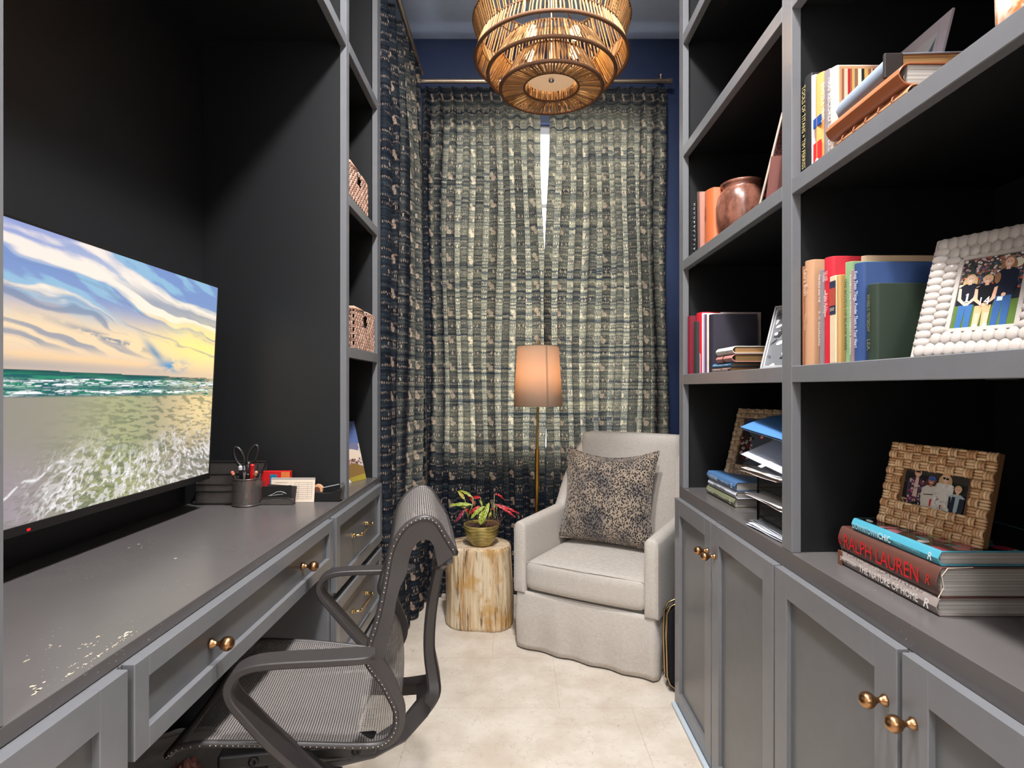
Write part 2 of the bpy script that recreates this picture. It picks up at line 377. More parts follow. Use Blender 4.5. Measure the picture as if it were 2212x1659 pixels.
    def build(s, name, mat, parent=None, smooth=False, bevel=0, seg=2, solid=0, sub=0, loc=None):
        me = bpy.data.meshes.new(name); me.from_pydata(s.v, [], s.f); me.update()
        if s.uv:
            l = me.uv_layers.new(name='UVMap')
            for lp in me.loops: l.data[lp.index].uv = s.uv.get(lp.vertex_index, (0, 0))
        if s.col:
            ca = me.color_attributes.new('Col', 'FLOAT_COLOR', 'POINT')
            for i in range(len(me.vertices)): ca.data[i].color = (*s.col.get(i, (1, 1, 1)), 1)
        bm = bmesh.new(); bm.from_mesh(me)
        if not s.uv and not s.col: bmesh.ops.recalc_face_normals(bm, faces=bm.faces)
        bm.to_mesh(me); bm.free()
        if smooth:
            for p_ in me.polygons: p_.use_smooth = True
        me.materials.append(mat)
        o = bpy.data.objects.new(name, me); COL.objects.link(o)
        if parent is not None: o.parent = parent
        if loc is not None: o.location = loc
        if solid: md = o.modifiers.new('solid', 'SOLIDIFY'); md.thickness = solid; md.offset = 0
        if sub: md = o.modifiers.new('sub', 'SUBSURF'); md.levels = sub; md.render_levels = sub
        if bevel:
            md = o.modifiers.new('bevel', 'BEVEL'); md.width = bevel; md.segments = seg; md.limit_method = 'ANGLE'; md.angle_limit = math.radians(40)
            if seg > 1 and not smooth:
                for p_ in me.polygons: p_.use_smooth = True
                md.harden_normals = True
        if smooth == 'auto':
            me.set_sharp_from_angle(angle=math.radians(35)) if hasattr(me, 'set_sharp_from_angle') else None
        return o
def tag(o, label=None, cat=None, group=None, kind=None):
    if label: o['label'] = label
    if cat: o['category'] = cat
    if group: o['group'] = group
    if kind: o['kind'] = kind
    return o
def thing(name, label, cat, loc=(0, 0, 0), rot=(0, 0, 0), group=None):
    o = bpy.data.objects.new(name, None); COL.objects.link(o); o.location = loc; o.rotation_euler = rot; o.empty_display_size = .05
    return tag(o, label, cat, group)
def struct(o): o['kind'] = 'structure'; return o
def text(name, s_, mat, parent, origin, right, up, width, height, align='LEFT', font_shear=0, spacing=1.0, depth=.0002):
    """lettering fitted into width x height, at origin (lower-left corner), along right / up (parent's local axes)"""
    cu = bpy.data.curves.new(name, 'FONT'); cu.body = s_; cu.size = 1; cu.shear = font_shear; cu.space_character = spacing; cu.resolution_u = 2
    tmp = bpy.data.objects.new('tmp', cu); COL.objects.link(tmp)
    me = bpy.data.meshes.new_from_object(tmp); bpy.data.objects.remove(tmp); bpy.data.curves.remove(cu)
    if not me.vertices: return None
    xs = [v.co.x for v in me.vertices]; ys = [v.co.y for v in me.vertices]
    x0, x1, y0, y1 = min(xs), max(xs), min(ys), max(ys)
    R, U = Vector(right), Vector(up); Nn = R.cross(U); O = Vector(origin)
    for v in me.vertices:
        v.co = O+R*((v.co.x-x0)/(x1-x0)*width)+U*((v.co.y-y0)/(y1-y0)*height)+Nn*depth
    me.materials.append(mat); o = bpy.data.objects.new(name, me); COL.objects.link(o); o.parent = parent; return o

# ================================================================== ROOM SHELL
XL, XR = -.521, .580            # face-frame planes, left and right built-ins
ZC, ZCEIL = .7543, 2.97
YB = 3.08
FLOOR = floor_mat()
struct(MB().box(-1.35, 1.35, -3.2, 3.25, -.1, 0).build('floor', FLOOR))
CEILP = P('ceiling_blue_paint', (194, 213, 242), .28, spec=.5, bump=.05, bs=60)
struct(MB().box(-1.35, 1.35, -3.2, 3.25, ZCEIL, ZCEIL+.1).build('ceiling', CEILP))
NAVY = P('wall_navy_paint', (44, 60, 98), .45, bump=.1, bs=500)
HALL = P('hall_white_paint', (206, 200, 194), .6)
def wall_y(name, y0, y1, x0, x1, holes, mat):
    mb = MB(); hx0, hx1, hz0, hz1 = holes
    mb.box(x0, hx0, y0, y1, 0, ZCEIL); mb.box(hx1, x1, y0, y1, 0, ZCEIL); mb.box(hx0, hx1, y0, y1, 0, hz0); mb.box(hx0, hx1, y0, y1, hz1, ZCEIL)
    return struct(mb.build(name, mat))
WX0, WX1, WZ0, WZ1 = -.43, .79, .73, 2.52
wall_y('wall_back', YB, YB+.14, -.62, 1.03, (WX0, WX1, WZ0, WZ1), NAVY)
mb = MB(); mb.box(-.74, -.62, 2.25, 2.60, 0, ZCEIL); mb.box(-.74, -.62, 2.86, YB+.14, 0, ZCEIL); mb.box(-.74, -.62, 2.60, 2.86, 0, .55); mb.box(-.74, -.62, 2.60, 2.86, 2.5, ZCEIL)
mb.box(-1.1, -.985, .3, 2.25, 0, ZCEIL); mb.box(-.985, -.74, 2.25, 2.33, 0, ZCEIL)
struct(mb.build('wall_left', NAVY))
struct(MB().box(1.03, 1.15, .3, YB+.14, 0, ZCEIL).build('wall_right', NAVY))
mb = MB(); mb.box(-1.1, -.985, -3.1, .3, 0, ZCEIL); struct(mb.build('wall_hall_left', HALL))
struct(MB().box(1.03, 1.15, -3.1, .3, 0, ZCEIL).build('wall_hall_right', HALL))
struct(MB().box(-1.1, 1.15, -3.2, -3.1, 0, ZCEIL).build('wall_front', HALL))
# windows
def window(name, X0, X1, Y0, Y1, z0, z1, axis, bars_v, bars_h):
    t = struct(thing(name, None, None))
    fr = MB(); w = .045
    if axis == 'y':
        fr.box(X0, X0+w, Y0, Y1, z0, z1); fr.box(X1-w, X1, Y0, Y1, z0, z1); fr.box(X0+w, X1-w, Y0, Y1, z0, z0+w); fr.box(X0+w, X1-w, Y0, Y1, z1-w, z1)
        ym = (Y0+Y1)/2
        for z in bars_h: fr.box(X0+w, X1-w, ym-.012, ym+.012, z-.011, z+.011)
        for x in bars_v: fr.box(x-.011, x+.011, ym-.012, ym+.012, z0+w, z1-w)
        MB().box(X0+w, X1-w, ym-.003, ym+.003, z0+w, z1-w).build('window_pane', GLASS, t)
    else:
        fr.box(X0, X1, Y0, Y0+w, z0, z1); fr.box(X0, X1, Y1-w, Y1, z0, z1); fr.box(X0, X1, Y0+w, Y1-w, z0, z0+w); fr.box(X0, X1, Y0+w, Y1-w, z1-w, z1)
        xm = (X0+X1)/2
        for z in bars_h: fr.box(xm-.012, xm+.012, Y0+w, Y1-w, z-.011, z+.011)
        MB().box(xm-.003, xm+.003, Y0+w, Y1-w, z0+w, z1-w).build('window_pane', GLASS, t)
    fr.build('window_frame', WHITE, t)
    return t
GLASS = glass_mat()
window('window_1', WX0, WX1, YB+.04, YB+.09, WZ0, WZ1, 'y', (-.12, .48), (2.09, 1.685, 1.28))
window('window_2', -.70, -.65, 2.60, 2.86, .55, 2.5, 'x', (), (2.09, 1.685, 1.28))

# ================================================================== BUILT-INS
def fb(mb, side, d0, d1, y0, y1, z0, z1):
    """box measured by depth d behind the face-frame plane; side -1 left, +1 right"""
    X = XL if side < 0 else XR
    mb.box(X+side*d0, X+side*d1, y0, y1, z0, z1); return mb
def shaker(side, name, parent, y0, y1, z0, z1, rail, pull=0):
    """shaker front standing 18 mm proud of the frame: mitred border and a recessed panel"""
    root = None
    mb = MB(); d0, d1 = -.018, -.0005
    fb(mb, side, d0, d1, y0, y0+rail, z0, z1); fb(mb, side, d0, d1, y1-rail, y1, z0, z1)
    fb(mb, side, d0, d1, y0+rail, y1-rail, z0, z0+rail); fb(mb, side, d0, d1, y0+rail, y1-rail, z1-rail, z1)
    o = mb.build(name, FRONT, parent, bevel=.0012, seg=1)
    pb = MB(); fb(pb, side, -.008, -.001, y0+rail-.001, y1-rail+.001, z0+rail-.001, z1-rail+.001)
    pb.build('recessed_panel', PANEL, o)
    return o
def knob(side, parent, y, z, plane=-.018):
    X = (XL if side < 0 else XR)+side*plane; s_ = -side
    prof = [(0, 0), (.0085, 0), (.0092, .002), (.0060, .006), (.0040, .010), (.0038, .013), (.0052, .0145), (.0040, .016)]
    for i in range(11):
        a = -math.pi/2+.35+i*(math.pi-.35)/10; prof.append((max(.0001, .0122*math.cos(a)), .0275+.0122*math.sin(a)))
    mb = MB(); mb.lathe([(r, s_*h) for r, h in prof], 24, (X, y, z), 'x')
    return mb.build('knob', BRASS, parent, smooth=True)
def bar_pull(side, parent, yc, z, L=.165, plane=-.008):
    X = (XL if side < 0 else XR)+side*plane; s_ = -side; h = .027; mb = MB(); y0, y1 = yc-L/2, yc+L/2; r = .0037
    pts = [(X, y0, z), (X+s_*(h-.010), y0, z), (X+s_*(h-.003), y0+.003, z), (X+s_*h, y0+.010, z), (X+s_*h, y1-.010, z), (X+s_*(h-.003), y1-.003, z), (X+s_*(h-.010), y1, z), (X, y1, z)]
    mb.tube(pts, r, 12)
    for y in (y0, y1):
        mb.lathe([(.0001, 0), (.0085, 0), (.0085, .002), (.005, .003), (.005, .006), (.0068, .0065), (.0068, .009), (.004, .010)], 16, (X, y, z), 'x') if s_ > 0 else None
    for y in (y0+.014, y1-.014): mb.lathe([(.0001, -.002), (.0052, -.002), (.0052, .002), (.0001, .002)], 12, (X+s_*h, y, z), 'y')
    return mb.build('pull_handle', BRASSL, parent, smooth=True)

# ---- right side: base cabinets
bcab = thing('base_cabinet', 'dark grey two-door base cabinet beside the armchair, at the far end under the right bookcase', 'cabinet', (0, 0, 0))
mb = MB(); fb(mb, 1, 0, .43, 1.2395, 2.013, .0, .714); mb.build('cabinet_box', FRONT, bcab, bevel=.001, seg=1)
d = shaker(1, 'door', bcab, 1.640, 2.005, .006, .7165, .053); knob(1, d, 1.665, .627)
d = shaker(1, 'door', bcab, 1.246, 1.632, .006, .7165, .053); knob(1, d, 1.607, .627)
bcab2 = thing('base_cabinet', 'dark grey two-door base cabinet nearest the camera under the stacked decorating books', 'cabinet', (0, 0, 0))
mb = MB(); fb(mb, 1, 0, .43, .40, 1.2385, .0, .714); mb.build('cabinet_box', FRONT, bcab2, bevel=.001, seg=1)
d = shaker(1, 'door', bcab2, .843, 1.2375, .006, .7165, .053); knob(1, d, .868, .627)
d = shaker(1, 'door', bcab2, .44, .832, .006, .7165, .053); knob(1, d, .807, .627)
mb = MB(); fb(mb, 1, 0, .445, .40, 2.013, .7145, ZC); tag(mb.build('countertop', DESK, None, bevel=.0015), 'long dark grey painted counter under the right bookcase holding stacked books', 'countertop')
mb = MB(); fb(mb, 1, -.034, -.0185, .40, 1.99, 0, .012); struct(mb.build('trim_1', P('floor_trim_paint', (186, 198, 208), .4), None, bevel=.003))
# ---- right bookcase
bk = thing('bookcase', 'dark built-in bookcase with open shelves of books and frames on the right', 'bookcase', (0, 0, 0))
ST = [(1.9675, 2.013), (1.1985, 1.2425), (.40, .455)]
mb = MB()
for a, b in ST: fb(mb, 1, 0, .020, a, b, ZC, ZCEIL)
RAILS_R = [(2.276, 2.312), (1.8905, 1.925), (1.503, 1.5356), (1.1107, 1.1447)]
for a, b in [(.455, 1.1985), (1.2425, 1.9675)]:
    for z0, z1 in RAILS_R+[(2.93, ZCEIL)]: fb(mb, 1, 0, .020, a, b, z0, z1)
mb.build('face_frame', FRONT, bk, bevel=.0012, seg=1)
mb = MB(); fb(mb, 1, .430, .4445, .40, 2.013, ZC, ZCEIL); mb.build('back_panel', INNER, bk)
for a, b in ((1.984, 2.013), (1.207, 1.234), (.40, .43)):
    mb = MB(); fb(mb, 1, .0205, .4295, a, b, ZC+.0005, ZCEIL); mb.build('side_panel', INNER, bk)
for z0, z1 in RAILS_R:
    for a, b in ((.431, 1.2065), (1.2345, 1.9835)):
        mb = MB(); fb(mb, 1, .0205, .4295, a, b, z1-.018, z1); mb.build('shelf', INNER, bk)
# ---- left side: desk top and base units
mb = MB(); fb(mb, -1, 0, .462, .22, 2.243, .733, ZC); tag(mb.build('desktop', DESK, None, bevel=.0015), 'long dark grey desktop with paint chips running along the left wall', 'desk')
def chips(par):
    mb = MB(); rd = random.Random(3)
    for u, v, L_, W_, n in ((265, 1372, .012, .006, 9), (72, 1497, .007, .004, 5), (58, 1427, .006, .003, 3), (215, 1415, .060, .0022, 34), (165, 1432, .03, .0012, 10), (195, 1388, .02, .012, 14), (378, 1206, .006, .003, 5), (95, 1402, .02, .02, 6), (300, 1180, .02, .02, 6), (80, 1480, .01, .004, 4)):
        Y = F*(EYE-ZC)/(v-837); X = (u-1110)*Y/F
        for k in range(n):
            y, x = Y+rd.uniform(-L_, L_), X+rd.uniform(-W_, W_); q = rd.uniform(.0005, .0016)*(1.6 if k < 3 and L_ < .02 else .8); m = 7
            mb.add([(x+q*rd.uniform(.5, 1.2)*math.cos(2*math.pi*i/m), y+2.2*q*rd.uniform(.5, 1.2)*math.sin(2*math.pi*i/m), ZC+.00015) for i in range(m)], [tuple(range(m))])
    tag(mb.build('paint_chips', P('bare_primer', (214, 196, 170), .7), par), kind='stuff')
chips(bpy.data.objects['desktop'])
lc = thing('base_cabinet', 'dark grey base cabinet under the nearest end of the desktop', 'cabinet')
mb = MB(); fb(mb, -1, 0, .45, .22, .756, 0, .7325); mb.build('cabinet_box', FRONT, lc, bevel=.001, seg=1)
shaker(-1, 'door', lc, .27, .749, .02, .7345-.002, .051)
ld = thing('desk_unit', 'wide shallow drawer under the desktop above the knee space', 'drawer')
mb = MB(); fb(mb, -1, 0, .42, .757, 1.607, .612, .7325); mb.build('drawer_case', FRONT, ld, bevel=.001, seg=1)
d = shaker(-1, 'drawer_front', ld, .7616, 1.600, .602, .7325, .031); knob(-1, d, .97, .667, -.009); knob(-1, d, 1.39, .667, -.009)
lu = thing('drawer_cabinet', 'dark grey drawer stack with brass bar pulls at the far end of the desk', 'cabinet')
mb = MB(); fb(mb, -1, 0, .45, 1.609, 2.243, 0, .7325); mb.build('cabinet_box', FRONT, lu, bevel=.001, seg=1)
for z0, z1 in ((.516, .7315), (.275, .490), (.03, .25)):
    d = shaker(-1, 'drawer_front', lu, 1.628, 2.193, z0, z1, .034); bar_pull(-1, d, 1.902, (z0+z1)/2+.008)
# ---- left bookcase
bl = thing('bookcase', 'dark built-in with tall screen niche and narrow basket shelves above the desk', 'bookcase')
mb = MB()
for a, b in ((.50, .587), (1.785, 1.8165), (2.19, 2.243)): fb(mb, -1, 0, .020, a, b, ZC, ZCEIL)
for a, b in ((.587, 1.785), (1.8165, 2.19)):
    for z0, z1 in ((2.161, 2.196), (2.93, ZCEIL)): fb(mb, -1, 0, .020, a, b, z0, z1)
RL = [(1.678, 1.7106), (1.195, 1.229)]
for z0, z1 in RL: fb(mb, -1, 0, .020, 1.8165, 2.19, z0, z1)
mb.build('face_frame', FRONT, bl, bevel=.0012, seg=1)
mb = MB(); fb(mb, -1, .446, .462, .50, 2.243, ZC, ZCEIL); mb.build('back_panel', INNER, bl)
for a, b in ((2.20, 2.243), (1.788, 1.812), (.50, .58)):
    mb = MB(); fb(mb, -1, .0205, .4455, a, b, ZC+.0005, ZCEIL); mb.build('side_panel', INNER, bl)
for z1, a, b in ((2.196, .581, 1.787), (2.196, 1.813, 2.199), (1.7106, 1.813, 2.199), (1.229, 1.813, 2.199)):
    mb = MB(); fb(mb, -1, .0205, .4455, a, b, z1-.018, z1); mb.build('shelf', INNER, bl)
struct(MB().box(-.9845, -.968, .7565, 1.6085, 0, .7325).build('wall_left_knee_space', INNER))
X2 = lambda u, Y: (u-1110)*Y/F
Z2 = lambda v, Y: EYE-(v-837)*Y/F
# ================================================================== CURTAINS
CURT = curtain_mat()
def curtain(name, base, nrm, length, ztop, zbot, npl, amp, label, group, seed, shift=None, full=1.7, tieb=0):
    rnd = random.Random(seed); ph = [rnd.uniform(-.35, .35) for _ in range(npl+3)]; am = [rnd.uniform(.65, 1.25) for _ in range(npl+3)]
    bx, by, dx, dy = base; nx, ny = nrm
    def prof(c):      # c in pleat units
        i = int(c); fr_ = c-i; a0, a1 = am[i], am[i+1]; p0, p1 = ph[i], ph[i+1]
        w = fr_*fr_*(3-2*fr_)
        return a0*(1-w)+a1*w, p0*(1-w)+p1*w
    i0 = lambda c: c
    def fn(s_, t_):
        z = zbot+(ztop-zbot)*t_; c = s_*npl; a_, p_ = prof(c)
        k = min(1, (1-t_)*5)                    # pleated at the heading, rolling folds lower down
        sn = math.sin(2*math.pi*c+p_*2.0*k)
        # rounded tubes with tight valleys
        sh = (abs(sn)**.75)*(1 if sn > 0 else -1)
        top = math.exp(-((c-round(c-.25)-.25)/.10)**2)*2-1     # pinched pleat
        h = amp*((1-k)*(.35*top)+k*sh*a_)
        lat = -(length/npl)*(.155+.045*math.sin(c*2.3+seed))*k*math.sin(4*math.pi*c+p_)+.010*math.sin(3.1*t_*3+seed+c*.7)*k
        q = length*s_+lat
        if shift: q += shift(s_, t_)
        dn = h+.012*math.sin(5*t_+c*.9+seed)*k
        return (bx+dx*q+nx*dn, by+dy*q+ny*dn, z)
    mb = MB(); NU, NV = npl*20, 46
    mb.grid(fn, NU, NV, lambda s_, t_: (s_*length*full+seed*.37, zbot+(ztop-zbot)*t_))
    o = mb.build('curtain_panel', CURT, None, smooth=True)
    o.name = name
    return tag(o, label, 'curtain', group)
ZR = 2.70
def sl(s_, t_):   # inner edges of the two window panels close towards the lamp, then part a little near the floor
    g = max(0, min(1, (1-t_)/.5)); return s_**4*.034*g
def sr(s_, t_):
    g = max(0, min(1, (1-t_)/.5)); return -(1-s_)**4*.030*g
curtain('curtain', (-.475, 3.015, 1, 0), (0, -1), .612, ZR-.02, .012, 9, .030, 'blue and beige ikat curtain hanging left of the bright window gap', 'patterned curtains', 3, sl)
curtain('curtain', (.190, 3.015, 1, 0), (0, -1), .615, ZR-.02, .012, 9, .030, 'blue and beige ikat curtain right of the window gap, behind the armchair', 'patterned curtains', 5, sr)
curtain('curtain', (-.520, 2.262, .075, .9972), (.9972, -.075), .670, ZR, .012, 6, .036, 'dark ikat curtain on the left wall beside the drawer stack', 'patterned curtains', 8, None, 1.5)
t = thing('curtain_rod', 'nickel curtain rod with round end cap above the window', 'curtain rod', (0, 0, 0))
MB().tube([(-.515, 2.998, ZR), (.815, 2.998, ZR)], .0115, 16).build('rod', NICKEL, t, smooth='auto')
mb = MB(); mb.lathe([(.0001, 0), (.015, 0), (.015, .02), (.0001, .021)], 16, (.805, 2.998, ZR), 'x'); mb.build('end_cap', NICKEL, t, smooth='auto')
mb = MB(); mb.tube([(.768, 2.998, ZR+.012), (.768, 2.998, ZR+.03), (.768, 3.079, ZR+.03)], .005, 8); mb.ball((.768, 2.998, ZR+.03), .010); mb.build('bracket', NICKEL, t, smooth=True)
t = thing('curtain_rod', 'nickel curtain rod running along the left wall to the corner', 'curtain rod', (0, 0, 0))
MB().tube([(-.480, 2.27, ZR+.012), (-.475, 2.945, ZR+.012)], .0115, 16).build('rod', NICKEL, t, smooth='auto')
mb = MB(); mb.tube([(-.475, 2.60, ZR+.02), (-.619, 2.60, ZR+.02)], .006, 8); mb.build('bracket', NICKEL, t)

# ================================================================== CHANDELIER
ROPE = rope_mat(); ROPED = P('jute_wrap', (104, 70, 46), .8, var=.3, vs=200, bump=.5, bs=300, bd=.001)
cx, cy = .126, 1.93
ch = thing('chandelier', 'tiered jute rope chandelier glowing warm below the blue ceiling', 'chandelier', (cx, cy, 0))
def band(name, r0, z0, r1, z1, n, rr=.0031):
    mb = MB(); rd = random.Random(int(r0*1000))
    for i in range(n):
        a = 2*math.pi*(i+rd.uniform(-.22, .22))/n; b = a+rd.uniform(-.010, .010)
        q = rr*rd.uniform(.75, 1.15)
        mb.tube([(r0*math.cos(a), r0*math.sin(a), z0), ((r0+r1)/2*math.cos(a), (r0+r1)/2*math.sin(a), (z0+z1)/2), (r1*math.cos(b), r1*math.sin(b), z1)], q, 5, cap=False)
    return mb.build(name, ROPE, ch, smooth=True)
def ring(r, z, rr=.0065):
    mb = MB(); n = 72; vs = []; fs = []
    for i in range(n):
        a = 2*math.pi*i/n
        for j in range(8):
            b = 2*math.pi*j/8; q = r+rr*math.cos(b); vs.append((q*math.cos(a), q*math.sin(a), z+rr*math.sin(b)))
    for i in range(n):
        for j in range(8): fs.append((i*8+j, i*8+(j+1) % 8, ((i+1) % n)*8+(j+1) % 8, ((i+1) % n)*8+j))
    mb.add(vs, fs); return mb.build('wrapped_ring', ROPED, ch, smooth=True)
band('rope_band', .170, 2.104, .120, 2.192, 88); band('rope_underside', .170, 2.100, .092, 2.108, 92, .0029); band('rope_collar', .092, 2.108, .090, 2.132, 62, .0026)
band('rope_band', .213, 2.153, .162, 2.236, 112); band('rope_band', .255, 2.203, .238, 2.255, 132); band('rope_band', .238, 2.255, .262, 2.325, 132); band('rope_band', .262, 2.325, .215, 2.44, 128)
for r, z in ((.170, 2.102), (.213, 2.151), (.255, 2.201), (.092, 2.108)): ring(r, z, .0062 if r > .1 else .004)
for r, z in ((.120, 2.192), (.162, 2.236), (.238, 2.255), (.262, 2.325), (.215, 2.44)): ring(r, z, .0035)
mb = MB()
for k in range(4):
    a = k*math.pi/2+.6; c_, s_ = math.cos(a), math.sin(a)
    mb.tube([(.120*c_, .120*s_, 2.192), (.162*c_, .162*s_, 2.236), (.232*c_, .232*s_, 2.252), (.05*c_, .05*s_, 2.40), (0, 0, 2.41)], .0022, 6)
    mb.tube([(.09*c_, .09*s_, 2.14), (.120*c_, .120*s_, 2.192)], .002, 6)
mb.tube([(0, 0, 2.13), (0, 0, ZCEIL-.02)], .006, 10); mb.lathe([(.0001, ZCEIL-.03), (.06, ZCEIL-.03), (.065, ZCEIL-.001), (.0001, ZCEIL-.001)], 24)
mb.build('metal_frame', BRASSL, ch, smooth='auto')
DIFF = newmat('frosted_diffuser'); DIFF.fresh(lin((238, 214, 188)), .6); DIFF.put(DIFF.bsdf.inputs['Emission Color'], lin((255, 205, 150))); DIFF.bsdf.inputs['Emission Strength'].default_value = .25
mb = MB(); mb.lathe([(.0001, 2.138), (.084, 2.138), (.084, 2.143), (.0001, 2.143)], 40); mb.build('diffuser_disc', DIFF.m, ch, smooth='auto')
mb = MB(); mb.lathe([(.0001, 2.126), (.007, 2.127), (.010, 2.131), (.010, 2.137)], 16); mb.build('finial', CHROME, ch, smooth=True)
BULB = emit('bulb_glow', (255, 206, 140), 45)
for k, a in enumerate((.5, 2.4, 3.9, 5.6)):
    q = (.095*math.cos(a), .095*math.sin(a), 2.255)
    mb = MB(); mb.ball(q, (.017, .017, .024), 12, 8); mb.build('bulb', BULB, ch, smooth=True)
    lamp('chandelier_bulb_light', 'POINT', (cx+q[0], cy+q[1], q[2]), 24, (1, .74, .48), .012)

# ================================================================== FLOOR LAMP
fl = thing('floor_lamp', 'slim brass floor lamp with pale linen shade standing behind the stump', 'floor lamp', (.118, 2.80, 0))
GOLD = P('satin_gold', (196, 150, 78), .3, metal=1)
mb = MB(); mb.tube([(-.008, 0, .02), (-.006, 0, .66)], .0085, 12); mb.tube([(-.006, 0, .60), (-.004, 0, .80)], .0115, 12); mb.tube([(-.004, 0, .78), (.004, 0, 1.31)], .0055, 12); mb.build('pole', GOLD, fl, smooth='auto')
mb = MB(); mb.lathe([(.0001, 0), (.072, 0), (.074, .01), (.06, .02), (.01, .026), (.0001, .026)], 32); mb.build('base', GOLD, fl, smooth='auto')
SH = shade_mat()
mb = MB(); mb.lathe([(.118, 1.010), (.101, 1.300)], 56); o = mb.build('lamp_shade', SH, fl, smooth=True, solid=.0015)
TRIM = P('shade_trim', (150, 128, 104), .7)
mb = MB(); a = -.72; rr0, rr1 = .1195, .1025
for s_ in (-.022, .022): mb.tube([(rr0*math.cos(a+s_-.5), rr0*math.sin(a+s_-.5), 1.010), (rr1*math.cos(a+s_-.5), rr1*math.sin(a+s_-.5), 1.300)], .0011, 6)
mb.build('shade_seam', TRIM, o)
for r, z in ((.118, 1.010), (.101, 1.300)):
    mb = MB(); mb.lathe([(r-.001, z-.0015), (r+.0012, z-.0015), (r+.0012, z+.0015), (r-.001, z+.0015)], 56); mb.build('shade_rim', TRIM, o)
mb = MB(); mb.tube([(.004, 0, 1.30), (.004, 0, 1.315)], .003, 8); mb.lathe([(.0001, 1.31), (.006, 1.312), (.006, 1.33), (.0001, 1.332)], 12, (.004, 0, 0)); mb.build('finial', GOLD, fl, smooth='auto')
mb = MB(); mb.ball((.004, 0, 1.15), .028, 12, 8); mb.build('bulb', emit('bulb_soft', (255, 214, 160), 8), fl, smooth=True)
lamp('floor_lamp_light', 'POINT', (.118, 2.80, 1.20), 3.6, (1, .80, .60), .03)

# ================================================================== STUMP TABLE + PLANT
WOOD = wood_mat()
st = thing('stump_table', 'petrified wood stump side table holding the potted plant', 'side table', (-.160, 2.705, 0))
def sr_(a, z):
    r = .146+.010*math.cos(2*a+.6)+.010*math.cos(3*a+2)+.004*math.sin(5*a)+.0055*noise.noise(Vector((math.cos(a)*9, math.sin(a)*9, z*3)))+.002*noise.noise(Vector((math.cos(a)*38, math.sin(a)*38, z*5)))
    k = z/.37; return r*(1.03-.05*k+.02*math.sin(k*5+a))-(.006 if k > .985 else 0)-(.006 if k < .02 else 0)
mb = MB(); mb.grid(lambda s_, t_: (sr_(2*math.pi*s_, .37*t_)*math.cos(2*math.pi*s_), sr_(2*math.pi*s_, .37*t_)*math.sin(2*math.pi*s_), .37*t_+.001), 160, 40)
mb.build('trunk', WOOD, st, smooth=True)
mb = MB(); mb.grid(lambda s_, t_: (sr_(2*math.pi*s_, .37)*t_*math.cos(2*math.pi*s_), sr_(2*math.pi*s_, .37)*t_*math.sin(2*math.pi*s_), .371+.0015*noise.noise(Vector((8*t_*math.cos(2*math.pi*s_), 8*t_*math.sin(2*math.pi*s_), 1)))-.003*max(0, t_-.9)*10), 96, 12)
t = newmat('polished_stump_top'); o_ = t.obj(); rg = t.n('ShaderNodeTexNoise'); 
c = t.ramp(t.noise(t.mapv(o_, (14, 30, 14)), 1, 6, .65, 1.5), [(.3, lin((150, 110, 70))), (.45, lin((214, 186, 150))), (.6, lin((232, 216, 194))), (.75, lin((190, 150, 100)))])
t.fresh(c, .3); t.t.nodes.remove(rg); mb.build('top_surface', t.m, st, smooth=True)

plant = thing('potted_plant', 'small red and lime striped foliage plant in an olive ribbed bowl on the stump', 'plant', (-.150, 2.66, .3735))
POT = newmat('olive_glaze'); o_ = POT.obj(); POT.fresh(POT.mix(POT.step(POT.noise(o_, 18, 3), .35, .65), lin((120, 106, 58)), lin((172, 150, 84))), .22); pt_ = POT.m
prof = [(.0001, 0), (.045, 0), (.050, .004), (.062, .022), (.074, .048), (.081, .075), (.083, .092), (.0815, .096), (.078, .094), (.077, .082), (.070, .074)]
mb = MB(); n = 72
def potr(s_, t_):
    i = t_*(len(prof)-1); k = min(int(i), len(prof)-2); f_ = i-k; r = prof[k][0]*(1-f_)+prof[k+1][0]*f_; z = prof[k][1]*(1-f_)+prof[k+1][1]*f_; a = 2*math.pi*s_
    if .012 < z < .088 and t_ < .62: r += .0016*math.sin(z*420+1.6*math.sin(a*5))
    return (r*math.cos(a), r*math.sin(a), z)
mb.grid(potr, n, 60); mb.build('bowl_pot', pt_, plant, smooth=True)
SOIL = P('bark_mulch', (74, 54, 44), .95, var=.5, vs=120, bump=1, bs=150, bd=.004)
mb = MB(); mb.grid(lambda s_, t_: (.077*t_*math.cos(2*math.pi*s_), .077*t_*math.sin(2*math.pi*s_), .084+.010*noise.noise(Vector((30*t_*math.cos(2*math.pi*s_), 30*t_*math.sin(2*math.pi*s_), 0)))*(1-t_**4)), 40, 14); tag(mb.build('soil', SOIL, plant), kind='stuff')
MOSS = P('dry_moss', (120, 84, 66), .95, var=.4)
mb = MB(); rd = random.Random(4)
for k in range(170):
    a = rd.uniform(-.9, .9); r0 = rd.uniform(.02, .085); x, y, z = r0*math.cos(a), r0*math.sin(a)-.01, .088+rd.uniform(0, .02)
    pts = [(x, y, z)]
    for q in range(3): x += rd.uniform(-.008, .010); y += rd.uniform(-.008, .008); z += rd.uniform(-.006, .009); pts.append((x, y, z))
    mb.tube(pts, .0006, 3, cap=False)
tag(mb.build('dry_moss', MOSS, plant), kind='stuff')
